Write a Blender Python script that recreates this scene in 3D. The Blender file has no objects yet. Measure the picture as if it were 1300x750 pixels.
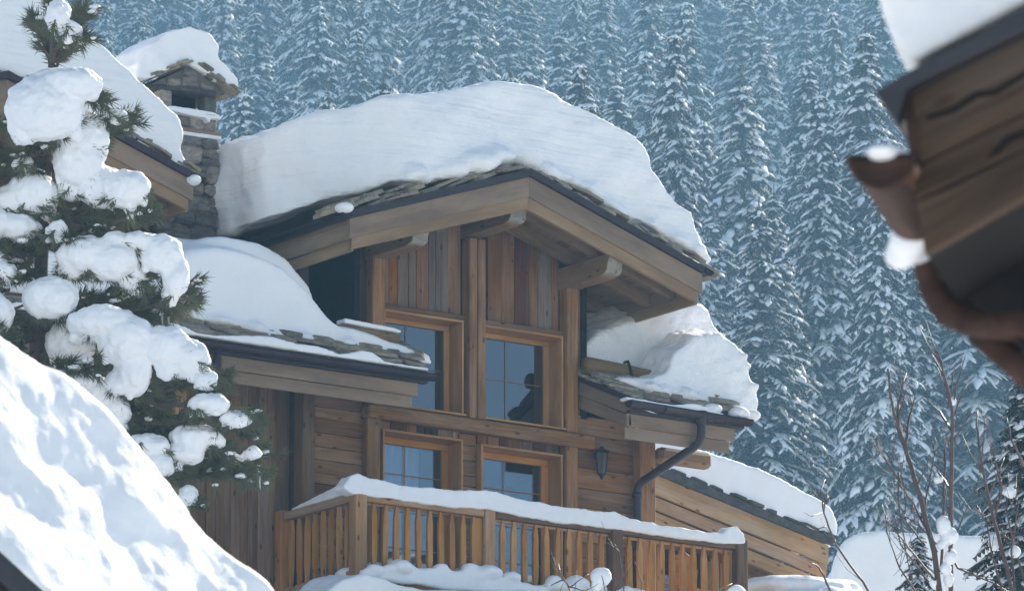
import bpy, bmesh, math, random
import numpy as np
from mathutils import Vector, Matrix, noise

# ------------------------------------------------------------------ camera, world, sun, exposure
SC = bpy.context.scene
TH, AL, FPX = math.radians(35.0), math.radians(12.6), 9000.0
CF = Vector((math.sin(TH)*math.cos(AL), math.cos(TH)*math.cos(AL), math.sin(AL)))
CR = Vector((math.cos(TH), -math.sin(TH), 0))
CU = CR.cross(CF)
def ray(x, y): return CF + CR*((x-650)/FPX) - CU*((y-375)/FPX)
CAM = -90*ray(600, 540)                       # world origin = foot of the gable window, 90 m away
cd = bpy.data.cameras.new('camera'); cam = bpy.data.objects.new('camera', cd)
SC.collection.objects.link(cam); SC.camera = cam
cd.sensor_width = 36; cd.lens = 36*FPX/1300; cd.clip_start = 1; cd.clip_end = 3000
cam.matrix_world = Matrix(((CR.x, CU.x, -CF.x, CAM.x), (CR.y, CU.y, -CF.y, CAM.y), (CR.z, CU.z, -CF.z, CAM.z), (0, 0, 0, 1)))
cd.dof.use_dof = True; cd.dof.focus_distance = 90; cd.dof.aperture_fstop = 13

SUN_EL, SUN_AZ = math.radians(31), math.radians(62)
wd = bpy.data.worlds.new('World'); SC.world = wd; wd.use_nodes = True
sk = wd.node_tree.nodes.new('ShaderNodeTexSky'); sk.sky_type = 'NISHITA'; sk.sun_disc = False
sk.sun_elevation = SUN_EL; sk.sun_rotation = SUN_AZ; sk.altitude = 1800
bgn = wd.node_tree.nodes['Background']; wd.node_tree.links.new(sk.outputs[0], bgn.inputs[0]); bgn.inputs[1].default_value = 0.12
sd = bpy.data.lights.new('sun', 'SUN'); sd.energy = 5.0; sd.angle = math.radians(0.53); sd.color = (1, .95, .87)
sun = bpy.data.objects.new('sun', sd); SC.collection.objects.link(sun)
SDIR = Vector((math.sin(SUN_AZ)*math.cos(SUN_EL), math.cos(SUN_AZ)*math.cos(SUN_EL), math.sin(SUN_EL)))
sun.rotation_euler = SDIR.to_track_quat('Z', 'Y').to_euler()
SC.view_settings.view_transform = 'Standard'; SC.view_settings.look = 'None'
SC.view_settings.exposure = 0.72; SC.view_settings.gamma = 1
SC.view_settings.use_white_balance = True; SC.view_settings.white_balance_temperature = 7300
SC.render.engine = 'CYCLES'
SC.cycles.use_denoising = True; SC.cycles.max_bounces = 8; SC.cycles.diffuse_bounces = 4; SC.cycles.volume_bounces = 1
SC.cycles.transparent_max_bounces = 8; SC.cycles.caustics_reflective = False; SC.cycles.caustics_refractive = False
SC.cycles.sample_clamp_indirect = 4

# ------------------------------------------------------------------ pixel -> place helpers (a surface gives the distance)
def onY(x, y, v): d = ray(x, y); return CAM + d*((v-CAM.y)/d.y)
def onD(x, y, v): return CAM + ray(x, y)*v
def onP(x, y, o, n): d = ray(x, y); return CAM + d*((o-CAM).dot(n)/d.dot(n))
rnd = random.Random(7)
V = Vector

# ------------------------------------------------------------------ materials
def mat(name):
    m = bpy.data.materials.new(name); m.use_nodes = True; nt = m.node_tree
    return m, nt, nt.nodes['Principled BSDF']
def nd(nt, t, **kw):
    n = nt.nodes.new(t)
    for k, v in kw.items():
        if k in n.inputs: n.inputs[k].default_value = v
        else: setattr(n, k, v)
    return n
def ramp(nt, stops, interp='LINEAR'):
    r = nt.nodes.new('ShaderNodeValToRGB'); e = r.color_ramp.elements; r.color_ramp.interpolation = interp
    while len(e) > 1: e.remove(e[-1])
    e[0].position = stops[0][0]; e[0].color = (*stops[0][1], 1)
    for p, c in stops[1:]: k = e.new(p); k.color = (*c, 1)
    return r
def mapping(nt, scale, rand=True):
    L = nt.links.new; tc = nd(nt, 'ShaderNodeTexCoord'); mp = nd(nt, 'ShaderNodeMapping')
    mp.inputs['Scale'].default_value = scale; L(tc.outputs['Object'], mp.inputs['Vector'])
    if rand:
        oi = nd(nt, 'ShaderNodeObjectInfo'); mu = nd(nt, 'ShaderNodeMath', operation='MULTIPLY'); mu.inputs[1].default_value = 97.0
        L(oi.outputs['Random'], mu.inputs[0]); L(mu.outputs[0], mp.inputs['Location'])
    return mp
def wood(name, stops, rough=.75, grain=.75, knots=True, sat=1.24, val=.95, grey=.6):
    m, nt, b = mat(name); L = nt.links.new
    oi = nd(nt, 'ShaderNodeObjectInfo'); cr = ramp(nt, stops, 'CONSTANT' if len(stops) > 4 else 'LINEAR'); L(oi.outputs['Random'], cr.inputs[0])
    g = nd(nt, 'ShaderNodeTexNoise', Scale=1.0, Detail=8, Roughness=.7); L(mapping(nt, (1.6, 34, 34)).outputs[0], g.inputs['Vector'])
    gr = ramp(nt, [(.28, (.25,)*3), (.5, (.85,)*3), (.72, (1.25,)*3)]); L(g.outputs['Fac'], gr.inputs[0])
    mx = nd(nt, 'ShaderNodeMix', data_type='RGBA', blend_type='MULTIPLY'); mx.inputs['Factor'].default_value = grain
    L(cr.outputs[0], mx.inputs['A']); L(gr.outputs[0], mx.inputs['B'])
    w = nd(nt, 'ShaderNodeTexNoise', Scale=1.0, Detail=4, Roughness=.6); L(mapping(nt, (.9, 3.5, 3.5)).outputs[0], w.inputs['Vector'])
    wr = ramp(nt, [(.35, (.62, .62, .66)), (.62, (1.12, 1.08, 1.02))]); L(w.outputs['Fac'], wr.inputs[0])
    m2 = nd(nt, 'ShaderNodeMix', data_type='RGBA', blend_type='MULTIPLY'); m2.inputs['Factor'].default_value = .8
    L(mx.outputs['Result'], m2.inputs['A']); L(wr.outputs[0], m2.inputs['B'])
    out = m2
    if knots:
        v = nd(nt, 'ShaderNodeTexVoronoi', Scale=1.0); L(mapping(nt, (3.2, 8, 8)).outputs[0], v.inputs['Vector'])
        kr = ramp(nt, [(.0, (.18, .13, .1)), (.10, (.3, .24, .2)), (.16, (1, 1, 1))]); L(v.outputs['Distance'], kr.inputs[0])
        out = nd(nt, 'ShaderNodeMix', data_type='RGBA', blend_type='MULTIPLY'); out.inputs['Factor'].default_value = .8
        L(m2.outputs['Result'], out.inputs['A']); L(kr.outputs[0], out.inputs['B'])
    hs = nd(nt, 'ShaderNodeHueSaturation', Saturation=sat, Value=val); L(out.outputs['Result'], hs.inputs['Color'])
    gy = nd(nt, 'ShaderNodeHueSaturation', Saturation=.4, Value=.8); L(hs.outputs[0], gy.inputs['Color'])
    wn_ = nd(nt, 'ShaderNodeTexNoise', Scale=1.0, Detail=6, Roughness=.7); L(mapping(nt, (.8, 6, 6)).outputs[0], wn_.inputs['Vector'])
    wr_ = ramp(nt, [(.42, (0, 0, 0)), (.66, (grey, grey, grey))]); L(wn_.outputs['Fac'], wr_.inputs[0])
    wx = nd(nt, 'ShaderNodeMix', data_type='RGBA'); L(wr_.outputs[0], wx.inputs['Factor']); L(hs.outputs[0], wx.inputs['A']); L(gy.outputs[0], wx.inputs['B']); L(wx.outputs['Result'], b.inputs['Base Color']); b.inputs['Roughness'].default_value = rough; b.inputs['Specular IOR Level'].default_value = .18
    bp = nd(nt, 'ShaderNodeBump', Strength=.5, Distance=.006); L(g.outputs['Fac'], bp.inputs['Height']); L(bp.outputs[0], b.inputs['Normal'])
    return m
def rock(name, stops, scale=5, rough=.85, bump=.03, lichen=None):
    m, nt, b = mat(name); L = nt.links.new
    oi = nd(nt, 'ShaderNodeObjectInfo'); cr = ramp(nt, stops); L(oi.outputs['Random'], cr.inputs[0])
    n1 = nd(nt, 'ShaderNodeTexNoise', Scale=scale, Detail=9, Roughness=.68); mp = mapping(nt, (1, 1, 2.2)); L(mp.outputs[0], n1.inputs['Vector'])
    r = ramp(nt, [(.3, (.42, .42, .44)), (.55, (1, 1, 1)), (.72, (1.5, 1.45, 1.38))]); L(n1.outputs['Fac'], r.inputs[0])
    mx = nd(nt, 'ShaderNodeMix', data_type='RGBA', blend_type='MULTIPLY'); mx.inputs['Factor'].default_value = 1
    L(cr.outputs[0], mx.inputs['A']); L(r.outputs[0], mx.inputs['B']); out = mx
    if lichen:
        n2 = nd(nt, 'ShaderNodeTexNoise', Scale=scale*2.3, Detail=5); L(mp.outputs[0], n2.inputs['Vector'])
        lr = ramp(nt, [(.55, (0, 0, 0)), (.66, (1, 1, 1))]); L(n2.outputs['Fac'], lr.inputs[0])
        out = nd(nt, 'ShaderNodeMix', data_type='RGBA'); L(lr.outputs[0], out.inputs['Factor']); L(mx.outputs['Result'], out.inputs['A'])
        out.inputs['B'].default_value = (*lichen, 1)
    L(out.outputs['Result'], b.inputs['Base Color']); b.inputs['Roughness'].default_value = rough
    bp = nd(nt, 'ShaderNodeBump', Strength=.9, Distance=bump); L(n1.outputs['Fac'], bp.inputs['Height']); L(bp.outputs[0], b.inputs['Normal'])
    return m
def plain(name, col, rough=.5, metal=0, nscale=6, var=.25, bump=0, spec=.5):
    m, nt, b = mat(name); L = nt.links.new
    n1 = nd(nt, 'ShaderNodeTexNoise', Scale=nscale, Detail=6, Roughness=.65); L(mapping(nt, (1, 1, 1)).outputs[0], n1.inputs['Vector'])
    r = ramp(nt, [(.3, tuple(c*(1-var) for c in col)), (.7, tuple(c*(1+var) for c in col))]); L(n1.outputs['Fac'], r.inputs[0])
    L(r.outputs[0], b.inputs['Base Color']); b.inputs['Roughness'].default_value = rough; b.inputs['Metallic'].default_value = metal
    b.inputs['Specular IOR Level'].default_value = spec
    if bump:
        bp = nd(nt, 'ShaderNodeBump', Strength=.7, Distance=bump); L(n1.outputs['Fac'], bp.inputs['Height']); L(bp.outputs[0], b.inputs['Normal'])
    return m
def snow_mat(name, s1=3.0, s2=30.0, d1=.05, d2=.006, strata=0.0):
    m, nt, b = mat(name); L = nt.links.new
    b.inputs['Base Color'].default_value = (.9, .905, .915, 1); b.inputs['Roughness'].default_value = .62
    b.inputs['Specular IOR Level'].default_value = .25
    tc = nd(nt, 'ShaderNodeTexCoord')
    a = nd(nt, 'ShaderNodeTexNoise', Scale=s1, Detail=7, Roughness=.6); L(tc.outputs['Object'], a.inputs['Vector'])
    c = nd(nt, 'ShaderNodeTexNoise', Scale=s2, Detail=4, Roughness=.6); L(tc.outputs['Object'], c.inputs['Vector'])
    b1 = nd(nt, 'ShaderNodeBump', Strength=.6, Distance=d1); L(a.outputs['Fac'], b1.inputs['Height'])
    b2 = nd(nt, 'ShaderNodeBump', Strength=.6, Distance=d2); L(c.outputs['Fac'], b2.inputs['Height']); L(b1.outputs[0], b2.inputs['Normal'])
    last = b2
    if strata:
        mp = nd(nt, 'ShaderNodeMapping'); mp.inputs['Scale'].default_value = (.5, .5, 9); L(tc.outputs['Object'], mp.inputs['Vector'])
        s = nd(nt, 'ShaderNodeTexNoise', Scale=1.3, Detail=5, Roughness=.55); L(mp.outputs[0], s.inputs['Vector'])
        last = nd(nt, 'ShaderNodeBump', Strength=.5, Distance=strata); L(s.outputs['Fac'], last.inputs['Height']); L(b2.outputs[0], last.inputs['Normal'])
    L(last.outputs[0], b.inputs['Normal'])
    return m
M = {}
M['plank'] = wood('weathered_plank', [(0, (.28, .155, .09)), (.14, (.15, .075, .05)), (.27, (.235, .185, .155)), (.40, (.38, .24, .15)), (.53, (.085, .052, .038)), (.64, (.32, .145, .07)), (.76, (.24, .18, .14)), (.88, (.44, .31, .21))])
M['plank_warm'] = wood('warm_plank', [(0, (.33, .19, .11)), (.2, (.24, .13, .08)), (.4, (.38, .23, .14)), (.6, (.28, .17, .11)), (.8, (.42, .27, .17))])
M['plank_left'] = wood('brown_vertical_plank', [(0, (.23, .14, .09)), (.25, (.28, .18, .12)), (.5, (.2, .125, .085)), (.75, (.31, .2, .135)), (.9, (.25, .17, .125))])
M['beam'] = wood('old_beam', [(0, (.34, .2, .115)), (.5, (.42, .24, .13)), (1, (.3, .19, .12))])
M['beam_dark'] = wood('dark_beam', [(0, (.24, .15, .1)), (1, (.2, .125, .08))])
M['honey'] = wood('honey_timber', [(0, (.48, .25, .105)), (1, (.52, .29, .13))], .5, .25, False, 1.08, .95, .35)
M['sash'] = wood('orange_sash', [(0, (.55, .25, .075)), (1, (.6, .29, .09))], .4, .2, False, 1.08, .95, .35)
M['rail'] = wood('balcony_timber', [(0, (.48, .30, .185)), (.5, (.56, .35, .215)), (1, (.42, .28, .19))], .7, .5)
M['baluster'] = wood('orange_baluster', [(0, (.52, .3, .16)), (.5, (.44, .25, .14)), (1, (.58, .36, .21))], .6, .4, True, 1.35, 1.05, .35)
M['taupe'] = wood('taupe_fascia', [(0, (.285, .215, .16)), (1, (.315, .235, .175))], .55, .16, False, 1.2, .92, .4)
M['taupe_warm'] = wood('taupe_inner_board', [(0, (.34, .24, .155)), (1, (.37, .26, .17))], .6, .22, False, 1.2, .92, .4)
M['soffit'] = wood('soffit_timber', [(0, (.27, .18, .115)), (1, (.33, .225, .145))], .7, .3)
M['purlin_end'] = wood('grey_purlin_end', [(0, (.42, .4, .34)), (1, (.46, .43, .37))], .7, .3)
M['pale'] = wood('pale_larch', [(0, (.56, .37, .215)), (.5, (.62, .42, .25)), (1, (.5, .33, .2))], .7, .3)
M['tarred'] = wood('tarred_timber', [(0, (.115, .075, .05)), (1, (.14, .092, .06))], .75, .95, True, 1.1, .9, .7)
M['shade_split_black'] = plain('painted_shade_and_splits', (.016, .013, .012), .8, spec=.1)  # near-black paints in shade under the eave and in the flue; colours board splits
M['log'] = wood('bark_log', [(0, (.3, .215, .13)), (1, (.36, .25, .15))], .85, .6)
M['cheek'] = plain('near_black_cheek', (.012, .012, .014), .9, spec=.1)  # even near-black over both dormer cheeks
M['metal'] = plain('aubergine_metal', (.035, .024, .03), .45, .2, 3, spec=.35)
M['copper'] = plain('brown_copper', (.062, .034, .026), .7, 0, 9, .6, spec=.1)
M['dark_metal'] = plain('lead_edge', (.035, .035, .042), .5, .3)
M['iron'] = plain('black_iron', (.025, .026, .028), .5, .6)
M['slate'] = rock('stone_slate', [(0, (.25, .22, .18)), (.35, (.33, .28, .21)), (.6, (.17, .16, .15)), (.85, (.36, .3, .21)), (1, (.24, .17, .15))], 7, .85, .02, (.34, .3, .2))
M['slate_dark'] = rock('dark_slate', [(0, (.06, .06, .065)), (1, (.1, .095, .09))], 7)
M['stone'] = rock('rubble_stone', [(0, (.10, .10, .105)), (.3, (.30, .265, .22)), (.5, (.08, .08, .095)), (.75, (.40, .35, .29)), (1, (.15, .15, .16))], 9, .85, .04)
M['mortar'] = plain('mortar', (.12, .11, .1), .9, 0, 18, .3, .02)
M['smoked'] = plain('smoked_glass', (.05, .052, .055), .25, 0, 4, .3, spec=.4)
M['render'] = plain('plain_wall', (.3, .25, .2), .9)
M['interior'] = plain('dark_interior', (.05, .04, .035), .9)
M['snow'] = snow_mat('snow', 3, 30, .07, .01, strata=.07)
M['snow_soft'] = snow_mat('soft_snow', 4, 40, .03, .004)
M['snow_rough'] = snow_mat('wind_carved_snow', 5, 26, .10, .02)
M['snow_near'] = snow_mat('near_roof_snow', 9, 70, .012, .003)
M['snow_far'] = snow_mat('forest_snow', 1.5, 8, .15, .04)
M['needles'] = plain('pine_needles', (.085, .092, .042), .55, 0, 3, .45)
m, nt, b = mat('frosted_spruce_needles')
n1 = nd(nt, 'ShaderNodeTexNoise', Scale=2.2, Detail=8, Roughness=.75); nt.links.new(mapping(nt, (1, 1, 1)).outputs[0], n1.inputs['Vector'])
r1 = ramp(nt, [(.40, (.028, .04, .03)), (.52, (.05, .062, .052)), (.66, (.34, .37, .38))]); nt.links.new(n1.outputs['Fac'], r1.inputs[0]); nt.links.new(r1.outputs[0], b.inputs['Base Color']); b.inputs['Roughness'].default_value = .8; b.inputs['Specular IOR Level'].default_value = .1
M['spruce'] = m
M['bark'] = plain('bark', (.1, .07, .05), .9, 0, 8, .4, .02)
M['twig'] = plain('red_brown_twig', (.075, .042, .036), .5, 0, 9, .35)
M['curtain'] = plain('white_curtain', (.7, .74, .8), .8, 0, 2, .05)
M['fabric'] = plain('pale_shade', (.75, .68, .62), .8, 0, 2, .05)
M['ground_snow'] = snow_mat('ground_snow', .4, 4, .2, .03)
m, nt, b = mat('window_glass'); nt.nodes.remove(b)
tr = nd(nt, 'ShaderNodeBsdfTransparent'); tr.inputs[0].default_value = (.75, .8, .82, 1); gl = nd(nt, 'ShaderNodeBsdfGlossy', Roughness=.015); gl.inputs[0].default_value = (.85, .92, 1, 1)
fr = nd(nt, 'ShaderNodeFresnel', IOR=1.75); ml = nd(nt, 'ShaderNodeMath', operation='MULTIPLY_ADD'); ml.inputs[1].default_value = 1.35; ml.inputs[2].default_value = .09
ms = nd(nt, 'ShaderNodeMixShader'); nt.links.new(fr.outputs[0], ml.inputs[0]); nt.links.new(ml.outputs[0], ms.inputs[0])
nt.links.new(tr.outputs[0], ms.inputs[1]); nt.links.new(gl.outputs[0], ms.inputs[2]); nt.links.new(ms.outputs[0], nt.nodes['Material Output'].inputs[0])
M['glass'] = m
M['glass_door'] = m.copy(); M['glass_door'].name = 'door_glass'; [setattr(n_.inputs[i_], 'default_value', v_) for n_ in M['glass_door'].node_tree.nodes if n_.type == 'MATH' for i_, v_ in ((1, .45), (2, .02))]
m, nt, b = mat('ice'); b.inputs['Base Color'].default_value = (.85, .92, .97, 1); b.inputs['Roughness'].default_value = .08; b.inputs['Transmission Weight'].default_value = .7; b.inputs['IOR'].default_value = 1.31
M['ice'] = m

# ------------------------------------------------------------------ object helpers
COL = SC.collection; WM = {}
def link(o, parent=None, W=None):
    COL.objects.link(o); W = W if W is not None else Matrix.Identity(4); WM[o.name] = W
    if parent is not None:
        o.parent = parent; o.matrix_basis = WM[parent.name].inverted() @ W
    else: o.matrix_basis = W
    return o
def tag(o, label=None, cat=None, group=None, kind=None):
    for k, v in (('label', label), ('category', cat), ('group', group), ('kind', kind)):
        if v: o[k] = v
    return o
def empty(name, loc, label=None, cat=None, group=None, parent=None):
    o = bpy.data.objects.new(name, None); o.empty_display_size = .3
    return tag(link(o, parent, Matrix.Translation(loc)), label, cat, group)
def mesh_obj(name, verts, faces, m, parent=None, W=None, smooth=False):
    me = bpy.data.meshes.new(name); me.from_pydata([tuple(v) for v in verts], [], faces); me.validate()
    if smooth: me.polygons.foreach_set('use_smooth', [True]*len(me.polygons))
    me.materials.append(M[m] if isinstance(m, str) else m)
    return link(bpy.data.objects.new(name, me), parent, W)
def bm_obj(name, bm, m, parent=None, W=None, smooth=False):
    bmesh.ops.recalc_face_normals(bm, faces=bm.faces)
    me = bpy.data.meshes.new(name); bm.to_mesh(me); bm.free()
    if smooth: me.polygons.foreach_set('use_smooth', [True]*len(me.polygons))
    me.materials.append(M[m] if isinstance(m, str) else m)
    return link(bpy.data.objects.new(name, me), parent, W)
def frame(p0, p1, up):
    x = (p1-p0).normalized(); y = up.cross(x).normalized(); z = x.cross(y)
    c = (p0+p1)/2
    return Matrix(((x.x, y.x, z.x, c.x), (x.y, y.y, z.y, c.y), (x.z, y.z, z.z, c.z), (0, 0, 0, 1)))
def beam(name, p0, p1, w, h, m, parent, up=V((0, 0, 1)), bev=.008, jit=0.0):
    """squared timber from p0 to p1 (axis through its centre); w across, h along 'up'; local x is the grain"""
    p0, p1 = V(p0), V(p1); W = frame(p0, p1, V(up)); L = (p1-p0).length
    bm = bmesh.new(); bmesh.ops.create_cube(bm, size=1)
    for v in bm.verts:
        v.co = V((v.co.x*L, v.co.y*w, v.co.z*h))
        if jit: v.co += V((rnd.uniform(-jit, jit), rnd.uniform(-jit, jit), rnd.uniform(-jit, jit)))
    if bev: bmesh.ops.bevel(bm, geom=bm.edges[:], offset=min(bev, w*.3, h*.3), segments=1, affect='EDGES')
    return bm_obj(name, bm, m, parent, W)
def prism(name, pts, vec, m, parent=None, bev=0.0):
    """closed outline (3-D points) pushed along vec; grain along the longest edge"""
    pts = [V(p) for p in pts]; vec = V(vec); n = len(pts)
    e = max(((pts[(i+1) % n]-pts[i]) for i in range(n)), key=lambda q: q.length)
    c = sum(pts, V())/n; x = e.normalized(); y = vec.cross(x).normalized(); z = x.cross(y)
    W = Matrix(((x.x, y.x, z.x, c.x), (x.y, y.y, z.y, c.y), (x.z, y.z, z.z, c.z), (0, 0, 0, 1))); Wi = W.inverted()
    bm = bmesh.new(); a = [bm.verts.new(Wi@p) for p in pts]; b = [bm.verts.new(Wi@(p+vec)) for p in pts]
    bm.faces.new(a); bm.faces.new(b[::-1])
    for i in range(n): bm.faces.new((a[i], b[i], b[(i+1) % n], a[(i+1) % n]))
    if bev:
        bmesh.ops.recalc_face_normals(bm, faces=bm.faces); bmesh.ops.bevel(bm, geom=bm.edges[:], offset=bev, segments=1, affect='EDGES')
    return bm_obj(name, bm, m, parent, W)
def tube(name, pts, rads, m, parent=None, seg=8, smooth=True, cap=True):
    vs, fs = tube_geo(pts, rads, seg, cap); return mesh_obj(name, vs, fs, m, parent, None, smooth)
def tube_geo(pts, rads, seg=8, cap=True):
    pts = [V(p) for p in pts]; n = len(pts)
    if not hasattr(rads, '__len__'): rads = [rads]*n
    vs, fs = [], []
    t0 = (pts[1]-pts[0]).normalized(); a = t0.orthogonal().normalized()
    for i, p in enumerate(pts):
        t = (pts[min(i+1, n-1)]-pts[max(i-1, 0)]).normalized(); a = (a-t*a.dot(t)).normalized(); b = t.cross(a)
        for k in range(seg):
            q = 2*math.pi*k/seg; vs.append(p+(a*math.cos(q)+b*math.sin(q))*rads[i])
    for i in range(n-1):
        for k in range(seg): fs.append((i*seg+k, i*seg+(k+1) % seg, (i+1)*seg+(k+1) % seg, (i+1)*seg+k))
    if cap: fs.append(tuple(range(seg-1, -1, -1))); fs.append(tuple((n-1)*seg+k for k in range(seg)))
    return vs, fs
def slab(name, c, ux, uy, uz, lx, ly, lz, m, parent, jit=.02):
    """rough stone slab: uneven outline, split edge"""
    pts = []; k = 7
    for i in range(k):
        a = 2*math.pi*(i+rnd.uniform(-.2, .2))/k
        ca, sa = math.cos(a), math.sin(a); q = max(abs(ca), abs(sa))
        pts.append((ca/q*lx/2+rnd.uniform(-jit, jit), sa/q*ly/2+rnd.uniform(-jit, jit)))
    W = Matrix(((ux.x, uy.x, uz.x, c.x), (ux.y, uy.y, uz.y, c.y), (ux.z, uy.z, uz.z, c.z), (0, 0, 0, 1)))
    vs = [V((p[0]*1.0, p[1], -lz/2+rnd.uniform(-.006, .006))) for p in pts] + [V((p[0]*rnd.uniform(.93, 1), p[1]*rnd.uniform(.93, 1), lz/2+rnd.uniform(-.006, .006))) for p in pts]
    fs = [tuple(range(k-1, -1, -1)), tuple(range(k, 2*k))]+[(i, (i+1) % k, k+(i+1) % k, k+i) for i in range(k)]
    return mesh_obj(name, vs, fs, m, parent, W)

# ---- snow: rough closed shapes -> voxel remesh -> smooth -> noise
def sphere_geo(c, rx, ry, rz, ax=None, seg=10, rings=7):
    ax = ax or (V((1, 0, 0)), V((0, 1, 0)), V((0, 0, 1))); vs = [c+ax[2]*rz]; fs = []
    for i in range(1, rings):
        p = math.pi*i/rings
        for k in range(seg):
            q = 2*math.pi*k/seg; vs.append(c+ax[0]*(rx*math.sin(p)*math.cos(q))+ax[1]*(ry*math.sin(p)*math.sin(q))+ax[2]*(rz*math.cos(p)))
    vs.append(c-ax[2]*rz); l = len(vs)-1
    for k in range(seg):
        fs.append((0, 1+k, 1+(k+1) % seg)); fs.append((l, l-seg+(k+1) % seg, l-seg+k))
    for i in range(rings-2):
        for k in range(seg): fs.append((1+i*seg+k, 1+(i+1)*seg+k, 1+(i+1)*seg+(k+1) % seg, 1+i*seg+(k+1) % seg))
    return vs, fs
def prism_geo(front, back):
    n = len(front); vs = [V(p) for p in front]+[V(p) for p in back]
    return vs, [tuple(range(n)), tuple(range(2*n-1, n-1, -1))]+[(i, n+i, n+(i+1) % n, (i+1) % n) for i in range(n)]
def ext(front, vec): return prism_geo(front, [V(p)+V(vec) for p in front])
def crumbs(pts, n, r0, r1, dep=.25, dz=0.0):
    out = []
    for _ in range(n):
        i = rnd.randrange(len(pts)-1); p = V(pts[i]).lerp(V(pts[i+1]), rnd.random()); q = rnd.uniform(r0, r1)
        out.append(sphere_geo(p+V((0, rnd.uniform(-.04, dep), dz+rnd.uniform(-.3, .6)*q)), q*rnd.uniform(.9, 1.7), q*1.2, q*rnd.uniform(.5, .9), None, 8, 6))
    return out
def snow(name, geos, vox, smooth, noises, m, parent=None, label=None, cat=None, group=None):
    vs, fs = [], []
    for gv, gf in geos:
        o = len(vs); vs += gv; fs += [tuple(i+o for i in f) for f in gf]
    bm = bmesh.new(); bv = [bm.verts.new(v) for v in vs]
    for f in fs:
        try: bm.faces.new([bv[i] for i in f])
        except ValueError: pass
    bmesh.ops.recalc_face_normals(bm, faces=bm.faces); bmesh.ops.triangulate(bm, faces=bm.faces)
    me = bpy.data.meshes.new(name); bm.to_mesh(me); bm.free()
    o = bpy.data.objects.new(name, me); COL.objects.link(o)
    r = o.modifiers.new('r', 'REMESH'); r.mode = 'VOXEL'; r.voxel_size = vox; r.use_smooth_shade = True
    s = o.modifiers.new('s', 'SMOOTH'); s.factor = .5; s.iterations = smooth
    for i, (sc_, st) in enumerate(noises):
        t = bpy.data.textures.new(name, 'CLOUDS'); t.noise_scale = sc_; t.noise_depth = 2; t.noise_basis = 'ORIGINAL_PERLIN'
        d = o.modifiers.new('d', 'DISPLACE'); d.texture = t; d.strength = st; d.mid_level = .5; d.texture_coords = 'LOCAL'
    dg = bpy.context.evaluated_depsgraph_get(); nm = bpy.data.meshes.new_from_object(o.evaluated_get(dg))
    bpy.data.objects.remove(o); bpy.data.meshes.remove(me); nm.name = name
    nm.materials.clear(); nm.materials.append(M[m]); nm.polygons.foreach_set('use_smooth', [True]*len(nm.polygons))
    return tag(link(bpy.data.objects.new(name, nm), parent), label, cat, group)

# ================================================================== TERRAIN
HF = V((math.sin(TH), math.cos(TH), 0))       # level direction of view
PROF = [(-120, -24), (-40, -21), (0, -19.8), (40, -16), (60, -12), (80, -7.5), (92, -6.6), (104, -5), (116, -1.5), (128, 1), (220, 12), (300, 30), (380, 52), (460, 78), (560, 112), (680, 156), (800, 205), (880, 240), (960, 262), (1100, 270), (1300, 268)]
def ground_z(s, t):
    for (a, za), (b, zb) in zip(PROF, PROF[1:]):
        if s <= b:
            k = (s-a)/(b-a); z = za+(zb-za)*k; break
    else: z = PROF[-1][1]
    far = min(1, max(0, (s-200)/200))
    return z + far*(noise.noise(V((s*.012, t*.012, 3)))*9 + noise.noise(V((s*.05, t*.05, 9)))*2)
def st(s, t): return V((CAM.x, CAM.y, 0))+HF*s+CR*t
vs, fs = [], []; ss = [-110+i*8 for i in range(164)]; ts = [-640+i*10 for i in range(129)]
for s in ss:
    for t in ts: p = st(s, t); vs.append((p.x, p.y, ground_z(s, t)))
n = len(ts)
for i in range(len(ss)-1):
    for k in range(n-1): fs.append((i*n+k, i*n+k+1, (i+1)*n+k+1, (i+1)*n+k))
tag(mesh_obj('hillside', vs, fs, 'ground_snow', smooth=True), kind='structure')

# ================================================================== CHALET
BASE = -7.2
chalet = empty('chalet', (0, 0, BASE), 'large weathered timber chalet with glazed gable, balcony and stone chimney under deep snow', 'chalet')
def part(name, parent=chalet, loc=(0, 0, 0)): return empty(name, loc, parent=parent)
Z = V((0, 0, 1)); YF = V((0, -1, 0)); XA = V((1, 0, 0))
PT = 1/3                                     # gable roof pitch
def gz(x, off=0): return 3.0-PT*abs(x)+off   # top edge of the gable fascia
def mz(y, off=0): return .40+.42*(y+1.1)+off # top of the main roof deck
# --- core walls (backing with real window openings)
core = part('wall')
def box(name, x0, x1, y0, y1, z0, z1, m, parent, bev=0): return beam(name, ((x0), (y0+y1)/2, (z0+z1)/2), (x1, (y0+y1)/2, (z0+z1)/2), y1-y0, z1-z0, m, parent, bev=bev)
WINS = [(-1.40, -.165, .09, 1.335), (.14, 1.385, .09, 1.325), (-1.40, -.175, -2.3, -.205), (.105, 1.375, -2.3, -.225)]
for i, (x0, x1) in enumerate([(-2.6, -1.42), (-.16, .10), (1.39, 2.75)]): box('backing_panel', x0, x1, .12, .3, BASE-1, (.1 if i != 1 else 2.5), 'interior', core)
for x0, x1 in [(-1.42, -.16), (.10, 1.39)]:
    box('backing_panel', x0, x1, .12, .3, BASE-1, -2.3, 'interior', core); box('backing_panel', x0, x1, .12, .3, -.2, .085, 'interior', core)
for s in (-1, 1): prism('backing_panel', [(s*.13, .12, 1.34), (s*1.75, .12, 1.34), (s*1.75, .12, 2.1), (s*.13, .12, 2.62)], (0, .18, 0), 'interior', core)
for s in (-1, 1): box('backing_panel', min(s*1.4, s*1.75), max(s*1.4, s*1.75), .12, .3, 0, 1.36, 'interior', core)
box('back_wall', -9.6, 2.75, 9.0, 9.3, BASE-1, 3.5, 'plank_left', core); box('side_wall', 2.55, 2.75, .3, 9, BASE-1, .7, 'plank_left', core)
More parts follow.
